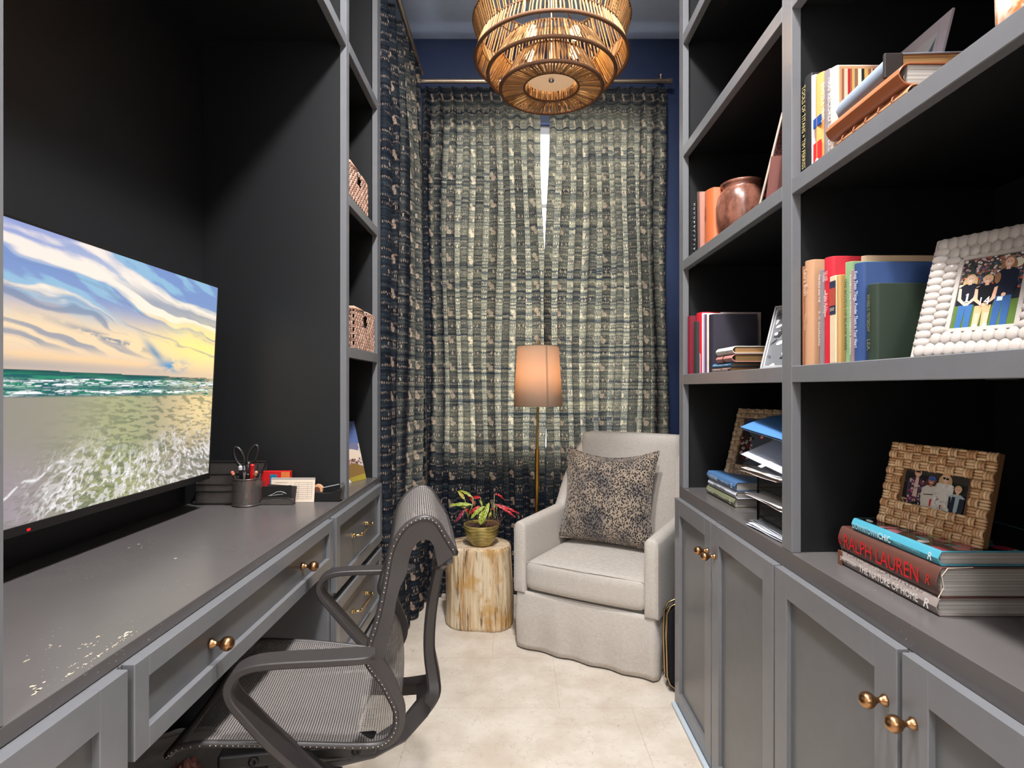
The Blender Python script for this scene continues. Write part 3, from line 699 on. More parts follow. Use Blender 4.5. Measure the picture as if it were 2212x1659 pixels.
def leafmat(name, a, b, stripe=True):
    t = newmat(name); x, y, _ = t.xyz(t.uv())
    ax = t.m_('ABSOLUTE', x); w = t.m_('FRACT', t.m_('SUBTRACT', t.m_('MULTIPLY', y, 7), t.m_('MULTIPLY', ax, 1.6)))
    k = t.m_('MULTIPLY', t.step(t.m_('ABSOLUTE', t.m_('SUBTRACT', w, .5)), .30, .18), t.m_('MULTIPLY', t.step(ax, .12, .2), t.step(ax, .8, .6)))
    geo = t.n('ShaderNodeNewGeometry')
    top = t.mix(k, lin(a), lin((38, 58, 28))) if stripe else lin(a)
    t.fresh(t.mix(geo.outputs['Backfacing'], top, lin(b)), .4); return t.m
LG = leafmat('lime_striped_leaf', (172, 184, 70), (150, 30, 36)); LRd = leafmat('red_leaf_underside', (176, 34, 40), (176, 34, 40), False); LY = leafmat('yellow_striped_leaf', (206, 184, 84), (160, 40, 40)); LM = leafmat('maroon_leaf', (128, 38, 60), (150, 44, 60), False)
STEM = P('pale_stem', (168, 178, 92), .5)
def leaf(mat, p0, p1, wid, up=(0, -.3, 1), sag=.01, stem=None):
    """leaf blade from base p0 to tip p1 with wavy edges"""
    p0, p1 = Vector(p0), Vector(p1); d = (p1-p0); L = d.length; d.normalize(); U = Vector(up).normalized(); S = d.cross(U).normalized(); U = S.cross(d).normalized()
    def fn(s_, t_):
        x = (s_-.5)*2; w = wid*(math.sin(math.pi*min(1, t_*.93+.03))**.75)*(1-.25*t_)
        wave = .0022*math.sin(t_*22+1.2*x)*abs(x)
        return p0+d*(L*t_)+S*(x*w)+U*(wave+.25*w*abs(x)**1.6-sag*4*t_*t_+sag*t_*2)
    mb = MB(); mb.grid(fn, 6, 22, lambda s_, t_: ((s_-.5)*2, t_)); o = mb.build('leaf', mat, plant, smooth=True)
    if stem:
        m2 = MB(); q = Vector(stem); m2.tube([q, q.lerp(p0, .5)+Vector((0, 0, .006)), p0], .0013, 5); m2.build('stem', STEM, o, smooth=True)
def PP(u, v, dy=0): Y = 2.66+dy; return (X2(u, Y)+.150, dy, Z2(v, Y)-.3735)
cen = lambda u: PP(u, 1121)
leaf(LY, PP(1004, 1079), PP(989, 1059, .01), .0085, (0, -1, .5), stem=cen(1012))
leaf(LG, PP(1022, 1076), PP(993, 1055, .02), .0075, (.3, -1, .6), stem=cen(1018))
leaf(LRd, PP(1026, 1090), PP(1008, 1066, .018), .0045, (0, -1, .5))
leaf(LG, PP(1021, 1091, -.01), PP(971, 1088, -.02), .0100, (0, -1, .8), stem=cen(1010))
leaf(LG, PP(1006, 1098, -.02), PP(996, 1093, -.02), .0045, (0, -1, .8))
leaf(LRd, PP(1038, 1074, .01), PP(1020, 1074, .0), .0085, (0, -1, .2), stem=cen(1042))
leaf(LM, PP(1004, 1100, -.02), PP(985, 1128, -.05), .0090, (.4, -1, .4), stem=cen(1012))
leaf(LRd, PP(1006, 1098, -.01), PP(1014, 1108, -.01), .0070, (0, -1, .3))
leaf(LRd, PP(1036, 1093, .0), PP(1014, 1108, -.02), .0085, (0, -1, .6), stem=cen(1030))
leaf(LG, PP(1047, 1094, -.03), PP(1016, 1116, -.06), .0115, (-.2, -1, .7), stem=cen(1034))
leaf(LG, PP(1056, 1086, -.03), PP(1040, 1132, -.08), .0125, (.3, -1, .5), stem=cen(1048))
leaf(LG, PP(1042, 1105, -.05), PP(1035, 1130, -.085), .0105, (-.3, -1, .4), stem=cen(1040))
leaf(LG, PP(1042, 1092, .01), PP(1036, 1078, .02), .0060, (.2, -1, .3), stem=cen(1044))
leaf(LY, PP(1061, 1106, -.02), PP(1054, 1120, -.03), .0060, (0, -1, .5))
leaf(LRd, PP(1068, 1068, .0), PP(1090, 1073, -.01), .0065, (0, -.6, 1), stem=cen(1066))
leaf(LRd, PP(1068, 1089, -.01), PP(1123, 1107, -.02), .0075, (0, -1, 1), sag=.006, stem=cen(1068))
leaf(LRd, PP(1074, 1092, -.03), PP(1115, 1115, -.05), .0070, (0, -1, 1), sag=.006, stem=cen(1071))
leaf(LRd, PP(1060, 1098, .0), PP(1073, 1103, .0), .0045, (0, -1, .4), stem=cen(1062))

# ================================================================== ARMCHAIR
ac = thing('armchair', 'oatmeal linen skirted armchair with swooping arms by the window', 'armchair', (.019, 2.436, 0), (0, 0, math.radians(-30.4)))
# local x across (0 .. .58 at the skirt), y depth, z up
LN = LINEN
def rsup(x0, x1, y0, y1, z0, z1, r, n=9):
    """soft upholstered block with rounded edges"""
    mb = MB(); cxx, cyy, czz = (x0+x1)/2, (y0+y1)/2, (z0+z1)/2; hx, hy, hz = (x1-x0)/2, (y1-y0)/2, (z1-z0)/2
    faces = [((1, 0, 0), (0, 1, 0), (0, 0, 1)), ((-1, 0, 0), (0, 0, 1), (0, 1, 0)), ((0, 1, 0), (0, 0, 1), (1, 0, 0)), ((0, -1, 0), (1, 0, 0), (0, 0, 1)), ((0, 0, 1), (1, 0, 0), (0, 1, 0)), ((0, 0, -1), (0, 1, 0), (1, 0, 0))]
    ks = [-1, -.985, -.95, -.85, -.6, -.3, 0, .3, .6, .85, .95, .985, 1]
    for nn, a, b in faces:
        nn, a, b = Vector(nn), Vector(a), Vector(b)
        def fn(s_, t_):
            i = ks[round(s_*12)]; j = ks[round(t_*12)]; q = nn+a*i+b*j; q = Vector((q.x*hx, q.y*hy, q.z*hz))
            c_ = Vector((max(-hx+r, min(hx-r, q.x)), max(-hy+r, min(hy-r, q.y)), max(-hz+r, min(hz-r, q.z)))); d_ = q-c_
            if d_.length > 1e-6: d_ = d_.normalized()*r
            q = c_+d_; return (q.x+cxx, q.y+cyy, q.z+czz)
        mb.grid(fn, 12, 12)
    return mb
def merge(o, d_=.0005):
    bm = bmesh.new(); bm.from_mesh(o.data); bmesh.ops.remove_doubles(bm, verts=bm.verts, dist=d_); bmesh.ops.recalc_face_normals(bm, faces=bm.faces); bm.to_mesh(o.data); bm.free()
# skirt with soft pleat waves
def skirt_fn(x0, x1, y0, y1, z0, z1):
    mb = MB(); pts = []; N = 44
    per = [(x0, y1), (x0, y0), (x1, y0), (x1, y1)]
    def at(s_):
        seg = [(per[0], per[1]), (per[1], per[2]), (per[2], per[3])]; L = [math.dist(a, b) for a, b in seg]; q = s_*sum(L)
        for (a, b), l in zip(seg, L):
            if q <= l+1e-9: k = q/l; return (a[0]+(b[0]-a[0])*k, a[1]+(b[1]-a[1])*k), (b[1]-a[1], -(b[0]-a[0])), l
            q -= l
        return per[3], (1, 0), 1
    def fn(s_, t_):
        (x, y), (nx, ny), l = at(min(s_, .99999)); ln = math.hypot(nx, ny); nx /= -ln; ny /= -ln
        if nx*(x-(x0+x1)/2)+ny*(y-(y0+y1)/2) < 0: nx, ny = -nx, -ny
        z = z1+(z0-z1)*t_; amp = .0055*t_**1.2; w = amp*(math.sin(s_*75)+.7*noise.noise(Vector((s_*28, t_*3, 2))))+.008*math.sin(math.pi*min(1, t_*1.05))
        cxr = .02; 
        # round the corners
        dxl, dxr = x-x0, x1-x; dy_ = y-y0
        if dy_ < cxr and (dxl < cxr or dxr < cxr): pass
        return (x+nx*(w+.006*t_), y+ny*(w+.006*t_), z)
    mb.grid(fn, 150, 12); return mb
AX0, AX1 = -.018, .602
b_ = rsup(AX0+.006, AX1-.006, .03, .56, .03, .25, .02).build('seat_base', LN, ac, smooth=True); merge(b_)
sk = skirt_fn(AX0+.012, AX1-.016, .0, .55, .008, .245).build('skirt', LN, ac, smooth=True, solid=.004)
DARK = P('dark_swivel_base', (24, 22, 22), .6)
mb = MB(); mb.lathe([(.0001, 0), (.20, 0), (.20, .02), (.0001, .02)], 32, (.29, .30, 0)); mb.build('swivel_base', DARK, ac)
# seat cushion, crowned
o = rsup(.036, .552, -.012, .46, .252, .372, .028).build('seat_cushion', LN, ac, smooth=True); merge(o)
for v in o.data.vertices:
    kx = (v.co.x-.294)/.258; ky = (v.co.y-.224)/.236
    if v.co.z > .31: v.co.z += .014*(1-kx*kx)*(1-ky*ky*.6)
    if v.co.y < .05: v.co.y -= .012*(1-kx*kx)
mb = MB(); mb.tube([(.040, .0, .366), (.15, -.014, .372), (.29, -.021, .374), (.43, -.014, .372), (.549, .0, .366)], .0016, 6); mb.build('welt_piping', LN, o)
# arms: thick sheets following a swooping profile
def arm(side):
    N = 26
    prof = []   # (y, ztop, inset)
    for i in range(N+1):
        y = i/N*.585; 
        base = .535+.012*min(1, y/.40)
        k = max(0, min(1, (y-.37)/.19)); k = k*k*(3-2*k)
        prof.append((y, base+(.885-base)*k, (.098 if side < 0 else .03)*k))
    th = .055
    def sec(y, zt, ins):
        """closed cross-section in (x,z): outer bottom, outer top rounded, inner"""
        r = th/2; pts = []; z0 = .235
        for z in np.linspace(z0, zt-r, 7): pts.append((0+ins*max(0, (z-.5)/.38)**1, z))
        for k in range(1, 8):
            a = math.pi-k*math.pi/8; pts.append((ins*max(0, (zt-.5)/.38)+r+r*math.cos(a), zt-r+r*math.sin(a)))
        for z in np.linspace(zt-r, z0, 7): pts.append((th+ins*max(0, (z-.5)/.38), z))
        return pts
    mb = MB(); rows = []
    for i, (y, zt, ins) in enumerate(prof):
        s_ = sec(y, zt, ins); rows.append([((AX0+x) if side < 0 else (AX1-x), y, z) for x, z in s_])
    # rounded front: shrink the first rows
    fr_rows = []
    for k, (yy, sh) in enumerate(((-.014, .55), (-.010, .22), (-.004, .05))):
        s_ = sec(0, .535, 0); fr_rows.append([((AX0+th/2+(x-th/2)*(1-sh*.8)) if side < 0 else (AX1-th/2-(x-th/2)*(1-sh*.8)), yy, .39+(z-.39)*(1-sh*.12)) for x, z in s_])
    rows = fr_rows+rows; m = len(rows[0]); vs = [p_ for r_ in rows for p_ in r_]; fs = []
    for i in range(len(rows)-1):
        for j in range(m-1): fs.append((i*m+j, i*m+j+1, (i+1)*m+j+1, (i+1)*m+j))
        fs.append((i*m+m-1, i*m, (i+1)*m, (i+1)*m+m-1))
    fs.append(tuple(range(m))); fs.append(tuple((len(rows)-1)*m+j for j in range(m-1, -1, -1)))
    mb.add(vs, fs); o = mb.build('arm', LN, ac, smooth='auto')
    m2 = MB(); xo = (AX0-.0005) if side < 0 else (AX1+.0005)
    pts = [((AX0+.002) if side < 0 else (AX1-.002), -.006, z) for z in np.linspace(.245, .50, 6)]+[((AX0+ins*max(0, (zt-.53)/.38)+.004) if side < 0 else (AX1-ins*max(0, (zt-.53)/.38)-.004), y, zt-.016) for y, zt, ins in prof[:-2]]
    m2.tube(pts, .0015, 6); m2.build('seam', LN, o)
arm(-1); arm(1)
# back: reclined slab between the arms
o = rsup(AX0+.088, AX1-.040, .0, .10, .0, .60, .03).build('backrest', LN, ac, smooth=True); merge(o)
for v in o.data.vertices:
    k = v.co.z/.60; x = v.co.x; v.co.y += .44+.04*k; kx = (x-.292)/.25
    v.co.z = .27+v.co.z*1.02+.004*(1-kx*kx)*k; v.co.y += .015*kx*kx
o.data.update()
# ---- pillow
pl = thing('cushion', 'square animal-spot cushion propped on the linen armchair', 'cushion', (.019, 2.436, 0), (0, 0, math.radians(-30.4)))
LEO = leopard()
def pil(front):
    def fn(s_, t_):
        x, y = s_*2-1, t_*2-1
        pin = 1-.10*(1-abs(x)**2.2)*abs(y)**3 if True else 1
        px_ = x*(1-.12*(1-y*y)*abs(x)**2*1.0); py_ = y*(1-.22*(1-x*x)*abs(y)**2)
        if y < 0: py_ = y*(1-.05*(1-x*x)*abs(y)**2)
        th = (1-abs(x)**2.6)*(1-abs(y)**2.6); th = max(0, th)**.55*.072
        d_ = -th if front else th*.6
        X, Z = px_*.226, py_*.214
        tau = .20; return (.262+X, .285+d_*math.cos(tau)+(Z+.22)*math.sin(tau)+.03, .392+(Z+.222)*math.cos(tau)+d_*-.18)
    return fn
mb = MB(); mb.grid(pil(True), 30, 30); mb.grid(pil(False), 30, 30); o = mb.build('cushion_cover', LEO, pl, smooth=True); merge(o, .0008)
f_ = pil(True); mb = MB(); edge = [f_(i/24, 0) for i in range(24)]+[f_(1, i/24) for i in range(24)]+[f_(1-i/24, 1) for i in range(24)]+[f_(0, 1-i/24) for i in range(25)]
mb.tube(edge, .0042, 6); mb.build('piping', LEO, pl, smooth=True)

# ================================================================== OFFICE CHAIR
oc = thing('office_chair', 'grey brown mesh office chair with loop arms pulled up to the desk', 'office chair', (-.43*.88, 1.38*.88, 1.1*.12), (0, 0, math.radians(9.8)))
oc.scale = (.88, .88, .88)
# local frame: x = backwards (away from desk) , y = towards the window side;  t(forward) = -x
MESH = seat_mesh_mat()
RAIL0 = [(.279, .392), (.262, .405), (.22, .408), (.16, .402), (.10, .395), (.04, .386), (-.03, .374), (-.08, .367), (-.115, .365), (-.1364, .374), (-.150, .398), (-.150, .43), (-.1365, .46), (-.1225, .487), (-.102, .515), (-.0925, .535), (-.0966, .565), (-.108, .60), (-.118, .637), (-.129, .69), (-.140, .75), (-.158, .79), (-.182, .813), (-.21, .821), (-.234, .811), (-.252, .782), (-.2765, .741)]
RAILP = cr(RAIL0, 3)
def rs(i):   # half width along the rail
    k = i/(len(RAILP)-1); t_, z = RAILP[i]
    return .232-.012*max(0, min(1, (.1-t_)/.24))-(.030*min(1, max(0, (z-.40)/.35)) if t_ < .1 else 0)
for side in (-1, 1):
    pts = [(-t_, side*rs(i), z) for i, (t_, z) in enumerate(RAILP)]
    # rounded edge moulding
    mb = MB(); mb.tube(pts, .0070, 8); rail = mb.build('side_rail', CHAIRP, oc, smooth=True)
    # broad web behind the back part
    mb = MB(); vs = []; fs = []; ids = list(range(24, len(RAILP))); m = len(ids)
    for kk, i in enumerate(ids):
        t_, z = RAILP[i]; a, b = RAILP[max(i-1, 0)], RAILP[min(i+1, len(RAILP)-1)]; d_ = Vector((b[0]-a[0], b[1]-a[1])).normalized(); nn = Vector((-d_.y, d_.x))  # points to the inside of the arc (backwards)
        if nn.x > 0 and i < 60: nn = -nn
        w = .010+.024*min(1, kk/21.)+.012*max(0, min(1, (i-54)/8))
        n2 = (Vector((-.215, .70))-Vector((t_, z))).normalized()
        if i > 27: nn = Vector((-abs(nn.x), nn.y))
        g_ = max(0, min(1, (i-50)/6)); nn = (nn*(1-g_)+n2*g_).normalized()
        q = Vector((t_, z))+nn*w
        y0, y1 = side*(rs(i)+.004), side*(rs(i)-.010)
        vs += [(-t_, y0, z), (-q.x, y0, q.y), (-q.x, y1, q.y), (-t_, y1, z)]
    for k in range(m-1):
        for j in range(4): fs.append((k*4+j, k*4+(j+1) % 4, (k+1)*4+(j+1) % 4, (k+1)*4+j))
    fs += [(3, 2, 1, 0), tuple((m-1)*4+j for j in range(4))]
    mb.add(vs, fs); mb.build('rail_web', CHAIRP, rail, bevel=.003)
    # lacing pins along the mesh edge
    mb = MB(); acc = 0
    for i in range(len(pts)-1):
        a, b = Vector(pts[i]), Vector(pts[i+1]); L = (b-a).length; n = max(1, int(L/.0095))
        for k in range(n):
            q = a.lerp(b, k/n); mb.ball((q.x, q.y+side*.0066, q.z), .0014, 5, 3)
    tag(mb.build('lacing_pins', CHROME if False else P('pale_pin', (190, 180, 170), .4), rail), kind='stuff')
    # arm: strap from under the seat forward, bending back into the pad
    y = side*.268
    A = [(-.02, y*.86, .35), (-.030, y*.92, .365), (-.075, y*.99, .42), (-.128, y, .485), (-.150, y, .515), (-.155, y, .540), (-.140, y, .562), (-.110, y, .573), (-.06, y, .575), (.02, y, .573), (.09, y, .572), (.112, y, .572)]
    A[0] = (.035, y*.80, .30); A[1] = (.0, y*.93, .335)
    if side > 0: A = [(x+.078, y_, z_) for x, y_, z_ in A]
    A4 = cr([(*a_, w_) for a_, w_ in zip(A, [.060, .066, .066, .062, .058, .054, .052, .052, .052, .053, .052, .030])], 5)
    mb = MB(); mb.strap([q[:3] for q in A4], (0, 1, 0), [q[3] for q in A4], .014); o = mb.build('armrest', CHAIRP, oc, smooth='auto')
# mesh sling
nR = len(RAILP)-1
lens = [0]
for i in range(nR): lens.append(lens[-1]+math.dist(RAILP[i], RAILP[i+1]))
def sling(s_, t_):
    i = t_*nR; k = min(int(i), nR-1); f_ = i-k; a, b = RAILP[k], RAILP[k+1]; t0 = a[0]*(1-f_)+b[0]*f_; z = a[1]*(1-f_)+b[1]*f_; w = rs(k)*(1-f_)+rs(min(k+1, nR))*f_
    y = (s_*2-1); sag = (1-y*y); zz = z; tt = t0
    if k < 27: zz -= .012*sag*min(1, (27-k)/3)
    elif k < 60: tt -= .012*sag*min(1, (k-27)/3)*min(1, (60-k)/6)
    return (-tt, y*w, zz+.003)
mb = MB(); mb.grid(sling, 16, nR, lambda s_, t_: (s_*.44, np.interp(t_*nR, range(nR+1), lens))); mb.build('mesh_sling', MESH, oc, smooth=True)
mb = MB(); mb.tube([(-.279, -.232, .392), (-.270, -.10, .388), (-.266, 0, .386), (-.270, .10, .388), (-.279, .232, .392)], .008, 8); mb.build('front_lip', BLACK, oc, smooth=True)
mb = MB(); mb.tube([(.2765, -.19, .741), (.2785, 0, .741), (.2765, .19, .741)], .005, 8); mb.build('top_rear_bar', CHAIRP, oc, smooth=True)
# rear spine: splits above to both rails, below to both sides
mb = MB()
S4_ = cr([(.250, 0, .675, .080, .020), (.240, 0, .62, .052, .024), (.228, 0, .54, .040, .026), (.224, 0, .46, .046, .028), (.232, 0, .40, .070, .032), (.233, 0, .365, .100, .034), (.205, 0, .332, .13, .034)], 5)
mb.strap([q[:3] for q in S4_], (0, 1, 0), [q[3] for q in S4_], [q[4] for q in S4_])
for s_ in (-1, 1):
    mb.tube(cr([(.262, s_*.182, .728), (.260, s_*.14, .713), (.254, s_*.07, .692), (.247, 0, .660)], 4), [.009]*3+[.013]*6+[.017]*4, 10)
    mb.strap([(.235, s_*.012, .375), (.215, s_*.045, .345), (.165, s_*.095, .318), (.10, s_*.13, .305), (.0, s_*.15, .30)], (0, -s_*.5, .8), [.05, .056, .050, .042, .036], .026)
mb.build('rear_spine', CHAIRP, oc, smooth='auto')
mb = MB(); mb.box(-.20, .11, -.21, -.165, .335, .366); mb.box(-.20, .11, .165, .21, .335, .366); mb.box(-.12, .06, -.165, .165, .30, .335); o = mb.build('seat_mechanism', BLACK, oc, bevel=.008)
mb = MB()
for x in (-.13, .07):
    for s_ in (-1, 1): mb.lathe([(.0001, s_*.2105), (.009, s_*.2105), (.010, s_*.213), (.006, s_*.2145), (.0001, s_*.213)], 14, (x, 0, .35), 'y')
mb.build('bolt_head', BLACKM, o, smooth='auto')
mb = MB(); mb.lathe([(.026, -.07), (.026, .20), (.018, .20), (.018, .31)], 20, (-.02, 0, 0)); mb.build('gas_column', BLACKM, oc, smooth='auto')
for k in range(5):
    a = 2*math.pi*k/5+.35; c_, s_ = math.cos(a), math.sin(a); o0 = Vector((-.02, 0, -.15))
    mb = MB(); mb.strap([o0+Vector((.02*c_, .02*s_, .085)), o0+Vector((.14*c_, .14*s_, .078)), o0+Vector((.25*c_, .25*s_, .062))], (-s_, c_, 0), [.045, .034, .026], .022); leg = mb.build('base_leg', BLACK, oc, bevel=.0)
    m2 = MB(); q = o0+Vector((.25*c_, .25*s_, .025))
    for d_ in (-.012, .012): m2.lathe([(.0001, d_-.008), (.0235, d_-.007), (.0245, d_), (.0235, d_+.007), (.0001, d_+.008)], 16, (q.x, q.y, -.1245), 'y')
    m2.tube([(q.x, q.y, -.12), (q.x, q.y, -.09)], .005, 6); m2.build('caster', BLACK, leg, smooth='auto')

# ---- things under the desk
wb_ = thing('waste_basket', 'bronze waste basket with a white liner under the desk', 'waste basket', (-.755, 1.27, 0))
mb = MB(); mb.lathe([(.0001, .002), (.10, .002), (.125, .26), (.122, .26), (.098, .006), (.0001, .006)], 32); mb.build('bin', P('bronze_tin', (150, 112, 60), .35, metal=.8), wb_, smooth='auto')
LINER = P('thin_white_plastic', (214, 210, 208), .4)
mb = MB(); mb.grid(lambda s_, t_: ((.127+.012*math.sin(t_*3)+.006*noise.noise(Vector((s_*30, t_*3, 0))))*math.cos(2*math.pi*s_), (.127+.012*math.sin(t_*3)+.006*noise.noise(Vector((s_*30, t_*3, 0))))*math.sin(2*math.pi*s_), .275-.05*t_+.006*noise.noise(Vector((s_*20, t_*4, 5)))), 70, 8); mb.build('liner', LINER, wb_, smooth=True)
mb = MB(); mb.grid(lambda s_, t_: (.03+.070*t_*math.cos(2*math.pi*s_), .07*t_*math.sin(2*math.pi*s_), .272-.05*t_+.03*noise.noise(Vector((9*t_*math.cos(2*math.pi*s_), 9*t_*math.sin(2*math.pi*s_), 3)))), 40, 12); mb.build('crumpled_contents', P('pink_wrapper', (226, 160, 150), .5), wb_, smooth=True)
mb = MB(); mb.grid(lambda s_, t_: (.124*t_*math.cos(2*math.pi*s_), .124*t_*math.sin(2*math.pi*s_), .235+.03*t_+.012*noise.noise(Vector((12*t_*math.cos(2*math.pi*s_), 12*t_*math.sin(2*math.pi*s_), 8)))), 40, 12); mb.build('liner_folds', LINER, wb_, smooth=True)
bg = thing('bag', 'dark fabric bag slumped on the floor deep under the desk', 'bag', (-.82, 1.50, 0))
mb = MB(); mb.ball((0, 0, .17), (.11, .075, .17), 24, 16); o = mb.build('bag_body', P('charcoal_nylon', (52, 54, 60), .6, bump=.3, bs=40, bd=.01), bg, smooth=True)
for v in o.data.vertices: v.co += v.co.normalized()*.012*noise.noise(v.co*22); v.co.z = max(.0, v.co.z)
#PART3
# ================================================================== painted pictures (flat prints built as coloured patches)
def fbm(x, y, oct_=5, seed=0):
    r = np.random.RandomState(seed); out = np.zeros_like(x); amp = 1; tot = 0
    for o_ in range(oct_):
        g = r.rand(257, 257); f_ = 2**o_; xx = (x*f_+r.rand()*50) % 256; yy = (y*f_+r.rand()*50) % 256
        xi = xx.astype(int); yi = yy.astype(int); fx = xx-xi; fy = yy-yi; fx = fx*fx*(3-2*fx); fy = fy*fy*(3-2*fy)
        v = (g[yi, xi]*(1-fx)+g[yi, xi+1]*fx)*(1-fy)+(g[yi+1, xi]*(1-fx)+g[yi+1, xi+1]*fx)*fy
        out += v*amp; tot += amp; amp *= .5
    return out/tot
def sst(a, lo, hi): k = np.clip((a-lo)/(hi-lo), 0, 1); return k*k*(3-2*k)
def mixc(a, b, k): k = np.clip(k, 0, 1)[..., None]; return a*(1-k)+b*k
C_ = lambda *c: np.array(lin(c))
def beach(NX, NY):
    s_, t_ = np.meshgrid(np.linspace(0, 1, NX), np.linspace(0, 1, NY)); v = (s_-.30)/.70      # v: 0..1 over the part in view
    hz = .522-.012*v
    # sky
    up = np.clip((t_-hz)/(1-hz), 0, 1)
    sky = mixc(C_(214, 186, 164)[None, None]*np.ones((NY, NX, 1)), C_(232, 206, 170), sst(up, 0, .25))
    sky = mixc(sky, C_(176, 188, 200), sst(up, .4, .8)); sky = mixc(sky, C_(140, 152, 200), sst(up-.25*v, .55, 1.0)*(1-.5*v))
    glow = np.exp(-(((v-.90)/.30)**2+((up-.34)/.24)**2)); sky = mixc(sky, C_(252, 226, 138), glow*1.0)
    # streaky clouds fanning out of the glow
    w1 = fbm(v*3+2, up*3+5, 4, 71)
    a_ = v*1.9+up*3.4+w1*1.1; b2 = up*1.3-v*.9+w1*.5          # along / across the sweep from upper left to lower right
    c1 = fbm(a_*1.2+3, (up*4.6+v*1.9+w1*1.4)*1.5+2, 6, 3); c2 = fbm(v*7+up*3, up*9+v*4, 6, 9); cl = c1*.7+c2*.3
    blue = sst(.515-c1, .0, .10)*sst(up, .30, .62); sky = mixc(sky, C_(104, 134, 190), blue*.85); sky = mixc(sky, C_(150, 196, 214), sst(c2, .5, .65)*blue*.6)
    sky = mixc(sky, C_(248, 232, 214), sst(cl, .49, .62)*.8*sst(up, .08, .3))
    gr_ = sst(fbm(a_*2.0+9, (up*7.5+v*3.2+w1*1.8)*1.7, 6, 12), .54, .68)*sst(up, .12, .22)*(1-sst(up, .66, .85)); sky = mixc(sky, C_(112, 130, 158), gr_*.75)
    sky = mixc(sky, C_(240, 200, 150), np.exp(-((up-.10)/.035)**2)*sst(fbm(v*5, up*30, 4, 15), .4, .6)*.8)
    sky = mixc(sky, C_(150, 150, 152), np.exp(-((up-.035)/.05)**2)*(1-v)*.7)
    sky = mixc(sky, C_(255, 232, 140), np.exp(-(((v-.93)/.20)**2+((up-.42)/.15)**2))*.75*sst(c2+.1, .4, .6))
    n5 = fbm(v*22, up*26, 5, 5)
    sky = mixc(sky, C_(60, 142, 190), np.exp(-(((v-.72+(.16-up)*.25)/.085)**2+((up-.10)/.06)**2))*sst(n5, .25, .55)); sky = mixc(sky, C_(96, 140, 176), np.exp(-(((v-.60-(.22-up)*.5)/.028)**2+((up-.22)/.10)**2))*.9)
    sky = mixc(sky, C_(104, 126, 150), np.exp(-(((up-.31+.36*(v-.32))/.026)**2+((v-.38)/.20)**2))*.95*sst(n5, .38, .56))
    # sea and shore
    dn = np.clip((hz-t_)/hz, 0, 1)
    sea = mixc(C_(18, 88, 92)[None, None]*np.ones((NY, NX, 1)), C_(36, 128, 100), sst(fbm(v*9, dn*130, 5, 21), .45, .6)); sea = mixc(sea, C_(12, 60, 66), sst(.04-dn, 0, .03)*.6)
    sea = mixc(sea, C_(214, 192, 150), sst(v, .55, 1.0)*.65*sst(fbm(v*30, dn*160, 4, 3), .35, .55))
    wl = .150+.012*np.sin(v*9)-.02*v
    for c0, w_, sd in ((.088, .018, 31), (.150, .016, 33), (.062, .006, 37)):
        fo = sst(fbm(v*38, dn*260, 6, sd), .45, .60)*np.exp(-((dn-(c0+.006*np.sin(v*17+sd)-.02*v))/w_)**2)
        sea = mixc(sea, C_(236, 240, 240), fo*1.15)
    sand = mixc(C_(140, 134, 124)[None, None]*np.ones((NY, NX, 1)), C_(168, 170, 124), np.exp(-((v-.45)/.22)**2)*.8)
    sand = mixc(sand, C_(232, 206, 150), sst(v, .5, .95)*(1-sst(dn, .35, .85))*.95); sand = mixc(sand, C_(150, 138, 148), sst(.3-v, 0, .3)*sst(dn, .35, .8)*.8)
    sand = mixc(sand, C_(120, 128, 78), np.exp(-(((v-.62+.25*dn)/.09)**2))*sst(dn, .45, .7)*.55)
    rip = fbm(v*34-dn*18, dn*60, 5, 41); sand = mixc(sand, C_(86, 98, 78), sst(rip, .51, .62)*.6*sst(v+dn*.4, .2, .7))
    # foam fingers spreading downwards
    warp = fbm(v*5, dn*5, 4, 51); px_ = (v-.55)/(.35+.65*dn)+.55
    rg = np.abs(fbm(px_*19+warp*1.2, dn*6+warp, 5, 53)-.5); rg2 = np.abs(fbm(v*40+warp*6, dn*26+warp*4, 5, 57)-.5)
    fo = (1-sst(rg, .006, .035))*.75+sst(fbm(px_*60+warp*5, dn*34, 5, 61), .52, .60)*.55
    den = sst(dn, .42+.10*np.sin(v*14), .80)*sst(v, .02, .25)+.25*sst(v+dn, 1.0, 1.5)
    sand = mixc(sand, C_(226, 222, 224), fo*np.clip(den, 0, 1))
    edge = np.abs((dn-.62)-.9*(.22-v)**1-.02*np.sin(v*60)); sand = mixc(sand, C_(240, 238, 240), np.exp(-(edge/.010)**2)*sst(.30-v, 0, .06)*sst(fbm(v*60, dn*60, 4, 77), .35, .6)*.8)
    col = np.where((dn > 0)[..., None], mixc(sea, sand, sst(dn, .165, .185)), sky)
    return col
NX, NY = 560, 330
bc = beach(NX, NY)
tv = thing('television', 'flat screen showing a beach sunset on the left wall above the desk', 'television', (-.862, 1.14, .842), (0, math.radians(2.9), 0))
TW, TH = .972, .545   # local: y along the wall, z up, x towards the room
mb = MB(); mb.box(-.030, -.002, -TW/2, TW/2, 0, TH); mb.build('housing', BLACK, tv, bevel=.003)
mb = MB(); w = .0055; mb.box(-.002, .001, -TW/2, TW/2, 0, .017); mb.box(-.002, .001, -TW/2, TW/2, TH-w, TH); mb.box(-.002, .001, -TW/2, -TW/2+w, .017, TH-w); mb.box(-.002, .001, TW/2-w, TW/2, .017, TH-w)
mb.build('bezel', P('dark_bezel', (40, 38, 38), .3, metal=.4), tv, bevel=.0008, seg=1)
mb = MB(); y0, y1, z0, z1 = -TW/2+w, TW/2-w, .017, TH-w
